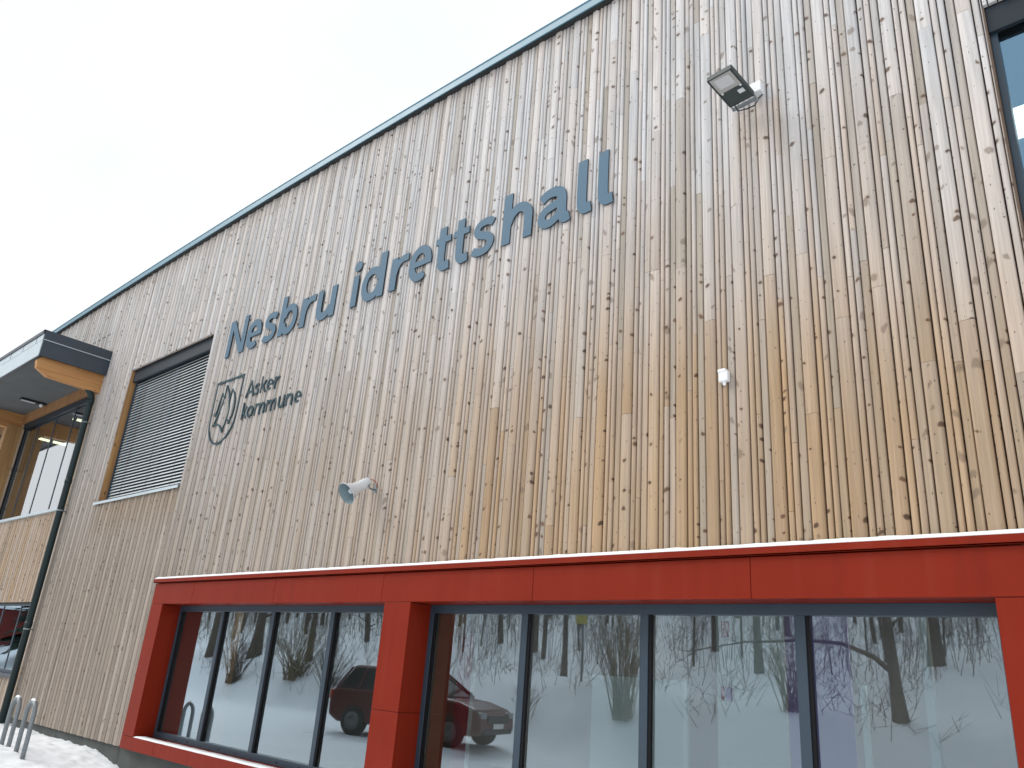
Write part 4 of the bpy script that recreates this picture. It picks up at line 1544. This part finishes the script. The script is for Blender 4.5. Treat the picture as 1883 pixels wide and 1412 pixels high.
# ------------------------------------------------------------------ bicycle hoops
def make_rack(x, y, label):
    z0 = ground(x, y)
    t = empty('bicycle_stand', (x, y, 0.0))
    tag(t, label, 'bicycle stand', 'bicycle stands in the snow')
    mb = MB()
    hw, top, r = 0.165, 0.765, 0.165
    pts = [(-hw, 0, -0.25), (-hw, 0, top - r)]
    for i in range(1, 12):
        a = math.pi - math.pi * i / 12
        pts.append((r * math.cos(a), 0, top - r + r * math.sin(a)))
    pts += [(hw, 0, top - r), (hw, 0, -0.25)]
    mb.tube(pts, 0.034, 12)
    mb.build('hoop', M['galv'], t)
    mb = MB()
    sp_ = []
    rr_ = []
    for i in range(11):
        a = math.radians(128 - 76 * i / 10)
        sp_.append((r * math.cos(a), 0, top - r + (r + 0.018) * math.sin(a)))
        rr_.append(0.026 * math.sin(math.pi * (i + 0.6) / 11.2) + 0.004)
    mb.tube(sp_, rr_, 10)
    mb.build('snow_cap', M['snow'], t)
    return t
make_rack(-14.765, -1.22, 'galvanised bicycle hoop nearest the downpipe, snow on top')
make_rack(-14.06, -1.22, 'galvanised bicycle hoop right of the other one, snow on top')

# ------------------------------------------------------------------ what the windows mirror: bank, trees, car
def tree(name, x, y, h, r0, seed, label, lean=(0, 0), mat='bark', fork=0, nb=14, limb=None):
    rr = random.Random(seed)
    z = ground(x, y) - 0.15
    t = empty(name, (x, y, z))
    tag(t, label, 'tree', 'bare trees on the snowy bank')
    mb = MB()
    pts = []
    n = 9
    px_, py_ = 0.0, 0.0
    for i in range(n):
        f = i / (n - 1)
        px_ = lean[0] * f * h + 0.10 * math.sin(f * 5 + seed) * f
        py_ = lean[1] * f * h + 0.10 * math.cos(f * 4 + seed) * f
        pts.append(Vector((px_, py_, f * h)))
    rad = [r0 * (1.35 if i == 0 else 1.0) * (1 - 0.82 * i / (n - 1)) for i in range(n)]
    mb.tube(pts, rad, 9)
    mb.build('trunk', M[mat], t)
    bm_ = MB()
    def branch(p, d, L_, r, depth):
        q = [p]
        dd = d.normalized()
        for k in range(4):
            dd = (dd + Vector((rr.uniform(-.22, .22), rr.uniform(-.22, .22), rr.uniform(-.05, .22)))).normalized()
            q.append(q[-1] + dd * L_ / 4)
        bm_.tube(q, [r, r * .8, r * .6, r * .45, r * .25], 4, cap=False)
        if depth > 0:
            for k in range(3 + (depth > 1)):
                j = rr.randint(1, 4)
                d2 = (dd + Vector((rr.uniform(-1, 1), rr.uniform(-1, 1), rr.uniform(-.2, .8)))).normalized()
                branch(q[j], d2, L_ * rr.uniform(.4, .65), r * .5, depth - 1)
    for k in range(nb):
        f = rr.uniform(0.18, 0.97)
        i = min(int(f * (n - 1)), n - 2)
        p = pts[i].lerp(pts[i + 1], f * (n - 1) - i)
        a = rr.uniform(0, 2 * math.pi)
        d = Vector((math.cos(a), math.sin(a), rr.uniform(.1, .8)))
        branch(p, d, h * rr.uniform(.16, .32) * (1.1 - 0.5 * f), r0 * (1 - .75 * f) * .32, 2)
    if limb:
        q = [Vector(p) for p in limb]
        bm_.tube(q, [0.07, 0.06, 0.05, 0.04, 0.025, 0.012][:len(q)], 7)
        for p in q[2:]:
            for k in range(3):
                branch(p, Vector((rr.uniform(-1, .2), rr.uniform(-.4, .4), rr.uniform(-.8, .3))), 0.7, 0.012, 1)
    bm_.build('branches', M['twig'], t)
    return t

tree('broad_tree', -35.0, -14.4, 9.0, 0.27, 1, 'thick bare trunk mirrored in the second pane of the left window', lean=(0.05, 0.0))
tree('broad_tree', -38.5, -14.2, 9.0, 0.28, 2, 'straight bare trunk mirrored in the leftmost pane', lean=(0.0, 0.02))
tree('slim_tree', -30.8, -14.6, 8.0, 0.15, 3, 'slim bare tree mirrored in the third pane of the left window')
tree('slim_tree', -25.6, -15.5, 8.0, 0.13, 4, 'slim bare tree mirrored behind the red car')
tree('leaning_tree', -6.16, -13.5, 7.0, 0.15, 5, 'bare tree with one long drooping limb mirrored in the last pane', lean=(-0.05, 0.0),
     limb=[(0, 0, 1.05), (-0.5, 0, 1.48), (-1.2, 0, 1.75), (-2.2, 0, 1.83), (-3.6, 0, 1.75), (-5.1, 0, 1.45)], nb=8)
tree('broad_tree', -6.9, -19.5, 9.0, 0.20, 6, 'very dark thick trunk mirrored right of the leaning tree', lean=(0.0, 0.0))
tree('slim_tree', -11.4, -17.5, 8.0, 0.13, 7, 'brown trunk mirrored in the third pane of the right window')
tree('slim_tree', -17.0, -15.0, 7.5, 0.10, 8, 'thin pale tree mirrored in the first pane of the right window')

def shrub(x, y, h, n, spread, seed, label, mat='shrub', group='bare shrubs on the snowy bank'):
    rr = random.Random(seed)
    z = ground(x, y) - 0.05
    mb = MB()
    for i in range(n):
        a = rr.uniform(0, 2 * math.pi)
        s = rr.random() ** 0.6 * spread
        L_ = h * rr.uniform(.55, 1.05)
        p0 = Vector((rr.uniform(-.2, .2) * spread, rr.uniform(-.2, .2) * spread, 0))
        p1 = p0 + Vector((math.cos(a) * s * .35, math.sin(a) * s * .35, L_ * .45))
        p2 = p0 + Vector((math.cos(a) * s, math.sin(a) * s, L_))
        mb.tube([p0, p1, p2], [0.016, 0.011, 0.003], 3, cap=False)
        for k in range(3):
            f = rr.uniform(.3, .95)
            q = p1.lerp(p2, f)
            mb.tube([q, q + Vector((rr.uniform(-.25, .25), rr.uniform(-.25, .25), rr.uniform(.1, .4)))], [0.006, 0.002], 3, cap=False)
    o = mb.build('bare_shrub', M[mat], loc=(x, y, z))
    tag(o, label, 'shrub', group)
shrub(-12.7, -12.2, 3.4, 90, 1.1, 21, 'upright ochre shrub mirrored in the second pane of the right window')
shrub(-8.6, -13.4, 2.2, 60, 1.1, 22, 'loose ochre shrub mirrored in the third pane of the right window')
shrub(-29.6, -13.2, 2.4, 110, 1.8, 23, 'wide ochre shrub mirrored in the third pane of the left window')
shrub(-33.0, -12.4, 2.6, 80, 1.2, 24, 'dark brush at the foot of the thick trunk', 'twig')
shrub(-40.0, -13.0, 3.0, 90, 1.7, 25, 'dark brush mirrored in the leftmost pane', 'twig')
shrub(-27.0, -13.0, 2.0, 60, 1.2, 26, 'tangled brush behind the red car', 'twig')
shrub(-15.6, -11.6, 0.9, 26, 0.5, 27, 'low tuft of twigs poking out of the snow', 'twig')

# the wood further up the bank: one mass
rr = random.Random(77)
mb = MB()
for i in range(330):
    yy = -rr.uniform(17, 50)
    xx = yy * rr.uniform(0.15, 4.2) * 1.05 + rr.uniform(-4, 4)
    z = ground(xx, yy) - 0.1
    h = rr.uniform(5, 9)
    r = rr.choice((0.04, 0.05, 0.07, 0.10, 0.15))
    lx, ly = rr.uniform(-.08, .08) * h, rr.uniform(-.08, .08) * h
    mb.tube([(xx, yy, z), (xx + lx * .4, yy + ly * .4, z + h * .5), (xx + lx, yy + ly, z + h)], [r, r * .7, r * .2], 5, cap=False)
    for k in range(10):
        f = rr.uniform(.12, .95)
        p = Vector((xx + lx * f, yy + ly * f, z + h * f))
        a = rr.uniform(0, 6.28)
        L_ = rr.uniform(.5, 1.7)
        q = p + Vector((math.cos(a) * L_, math.sin(a) * L_, rr.uniform(.2, .9) * L_))
        mb.tube([p, p.lerp(q, .5) + Vector((0, 0, .08)), q], [r * .25, r * .16, .004], 3, cap=False)
for i in range(11500):
    yy = -rr.uniform(16.5, 44) if rr.random() < 0.9 else -rr.uniform(12.4, 16.5)
    xx = yy * rr.uniform(0.12, 4.0) + rr.uniform(-4, 4)
    cl_ = noise.noise(Vector((xx * .25, yy * .25, 5)))
    if yy > -16.5:
        cl_ = noise.noise(Vector((xx * .8, yy * .8, 5))) - 0.15
    if cl_ < -0.15:
        continue
    z = ground(xx, yy) - 0.05
    h = rr.uniform(.5, 2.6) * (0.35 if yy > -16.5 else 1.0)
    mb.tube([(xx, yy, z), (xx + rr.uniform(-.4, .4), yy + rr.uniform(-.4, .4), z + h)], [0.010, 0.003], 3, cap=False)
    for k in range(3):
        f = rr.uniform(.3, .8)
        mb.tube([(xx, yy, z + h * f), (xx + rr.uniform(-.6, .6), yy + rr.uniform(-.6, .6), z + h * f + rr.uniform(.1, .7))], [0.006, 0.002], 3, cap=False)
wd = mb.build('bare_woodland', M['twig'])
tag(wd, 'bare winter woodland covering the snowy hillside opposite', 'woodland', kind='stuff')

def spruce(x, y, h, r, seed, label):
    rr = random.Random(seed)
    z = ground(x, y) - 0.1
    t = empty('spruce_tree', (x, y, z))
    tag(t, label, 'tree', 'spruces beyond the end of the hall')
    mb = MB()
    mb.tube([(0, 0, 0), (0, 0, h * .5), (0, 0, h)], [0.22, 0.14, 0.02], 8)
    mb.build('trunk', M['bark'], t)
    mb = MB()
    n = 420
    for i in range(n):
        f = (i + rr.random()) / n
        zz = h * (0.06 + 0.92 * f)
        L_ = r * (1 - f) ** 0.85 * rr.uniform(.65, 1.1) + 0.15
        a = rr.uniform(0, 6.283)
        ca, sa = math.cos(a), math.sin(a)
        wd_ = L_ * rr.uniform(.16, .26)
        dz = L_ * rr.uniform(.15, .45)
        p = [(0, 0, zz), (ca * L_ * .55 - sa * wd_, sa * L_ * .55 + ca * wd_, zz - dz * .4), (ca * L_, sa * L_, zz - dz),
             (ca * L_ * .55 + sa * wd_, sa * L_ * .55 - ca * wd_, zz - dz * .4)]
        mb.add(p, [(0, 1, 2, 3)])
    mb.build('crown', M['needles'], t)
for i, (x, y, h, lab) in enumerate(((-57, -13, 12, 'tallest dark spruce, nearest the hall end'), (-65, -17, 11, 'dark spruce second from the hall end'),
                                    (-83, -15, 10, 'dark spruce third from the hall end'), (-98, -20, 13, 'dark spruce farthest from the hall end'),
                                    (-76, -24, 12, 'dark spruce standing behind the others, higher up the bank'))):
    spruce(x, y, h, h * 0.27, 300 + i, lab)
shed = empty('red_shed', (-70.5, -14.0, ground(-70.5, -14.0)), 0.25)
tag(shed, 'small dark red wooden shed with snow on its roof beyond the hall end', 'shed')
mb = MB()
mb.prism([(-3.0, -0.3), (3.0, -0.3), (3.0, 2.3), (0.0, 3.6), (-3.0, 2.3)], -2.0, 2.0)
mb.build('wall', M['shedred'], shed)
mb = MB()
for s_ in (-1, 1):
    mb.add([(0, -2.3, 3.62), (0, 2.3, 3.62), (3.4 * s_, 2.3, 2.15), (3.4 * s_, -2.3, 2.15), (0, -2.3, 3.80), (0, 2.3, 3.80), (3.4 * s_, 2.3, 2.33), (3.4 * s_, -2.3, 2.33)],
           [(0, 1, 2, 3), (4, 7, 6, 5), (0, 4, 5, 1), (1, 5, 6, 2), (2, 6, 7, 3), (3, 7, 4, 0)])
mb.build('roof', M['snow'], shed)
mb = MB()
mb.box(-0.5, 0.5, 2.0, 2.05, 0.0, 2.0)
mb.build('door', M['inwood'], shed)

# yellow sign on a thin post
ys_ = empty('road_sign', (-15.2, -13.6, ground(-15.2, -13.6)))
tag(ys_, 'small yellow sign on a thin grey post at the bank', 'sign')
mb = MB()
mb.tube([(0, 0, -0.3), (0, 0, 2.3)], 0.04, 8)
mb.build('post', M['galv'], ys_)
mb = MB()
mb.box(-0.22, 0.22, 0.045, 0.06, 1.65, 2.25)
mb.build('sign_plate', M['yellow'], ys_)

# the red car parked behind the photographer
car = empty('parked_car', (-15.9, -7.95, ground(-15.9, -7.95) - 0.01), math.atan2(-0.276, 0.961))
tag(car, 'red estate car parked on the snow, mirrored in the windows', 'car')
mb = MB()
side = [(-2.18, 0.42), (-2.22, 0.75), (-2.16, 1.02), (-2.05, 1.08), (0.80, 1.08), (1.55, 1.00), (2.02, 0.86), (2.18, 0.70), (2.20, 0.36),
        (1.90, 0.28), (-1.9, 0.28)]
mb.prism(side, -0.91, 0.91)
body = mb.build('body', M['carred'], car, bevel=0.09)
body.modifiers['bevel'].segments = 4
mb = MB()
def frust(b, t, z0, z1):
    vs = [(b[0], -b[2], z0), (b[1], -b[2], z0), (b[1], b[2], z0), (b[0], b[2], z0), (t[0], -t[2], z1), (t[1], -t[2], z1), (t[1], t[2], z1), (t[0], t[2], z1)]
    return vs, [(0, 3, 2, 1), (4, 5, 6, 7), (0, 1, 5, 4), (1, 2, 6, 5), (2, 3, 7, 6), (3, 0, 4, 7)]
mb.add(*frust((-2.02, 1.02, 0.84), (-1.70, 0.22, 0.66), 1.07, 1.58))
mb.build('windows', M['carglass'], car, bevel=0.03)
mb = MB()
mb.add(*frust((-1.76, 0.28, 0.70), (-1.62, 0.10, 0.60), 1.575, 1.65))
for s_ in (-1, 1):
    for (xa, xb) in ((1.04, 0.26), (-0.38, -0.42), (-1.35, -1.28), (-2.04, -1.72)):
        mb.tube([(xa, 0.86 * s_, 1.07), (xb, 0.68 * s_, 1.59)], 0.035, 6)
mb.build('roof', M['carred'], car, bevel=0.02)
for xw in (-1.38, 1.38):
    for s_ in (-1, 1):
        mb = MB()
        mb.lathe((xw, 0.745 * s_, 0.34), (0, s_, 0), [(0, 0.0), (0, 0.34), (0.20, 0.34), (0.225, 0.31), (0.225, 0.225), (0.18, 0.22), (0.18, 0.0)], 24)
        wh = mb.build('wheel', M['tyre'], car)
        mb = MB()
        mb.lathe((xw, 0.745 * s_, 0.34), (0, s_, 0), [(0.185, 0.218), (0.222, 0.215), (0.205, 0.19), (0.200, 0.09), (0.225, 0.05), (0.225, 0.0)], 20)
        mb.build('rim', M['rim'], wh)
mb = MB()
mb.box(2.15, 2.215, -0.52, 0.52, 0.58, 0.74)
mb.box(2.15, 2.21, -0.72, 0.72, 0.33, 0.44)
mb.build('grille', M['black'], car)
for s_ in (-1, 1):
    mb = MB()
    mb.box(1.98, 2.19, min(0.56 * s_, 0.84 * s_), max(0.56 * s_, 0.84 * s_), 0.66, 0.80)
    mb.build('headlight', M['headlight'], car, bevel=0.02)
    mb = MB()
    mb.box(-2.23, -2.10, min(0.66 * s_, 0.89 * s_), max(0.66 * s_, 0.89 * s_), 0.80, 1.02)
    mb.build('tail_light', M['taillight'], car, bevel=0.015)
    mb = MB()
    mb.box(0.70, 0.86, min(0.92 * s_, 1.10 * s_), max(0.92 * s_, 1.10 * s_), 1.06, 1.19)
    mb.build('wing_mirror', M['carred'], car, bevel=0.02)
mb = MB()
mb.box(2.211, 2.222, -0.26, 0.26, 0.45, 0.56)
mb.build('number_plate', M['plate'], car)
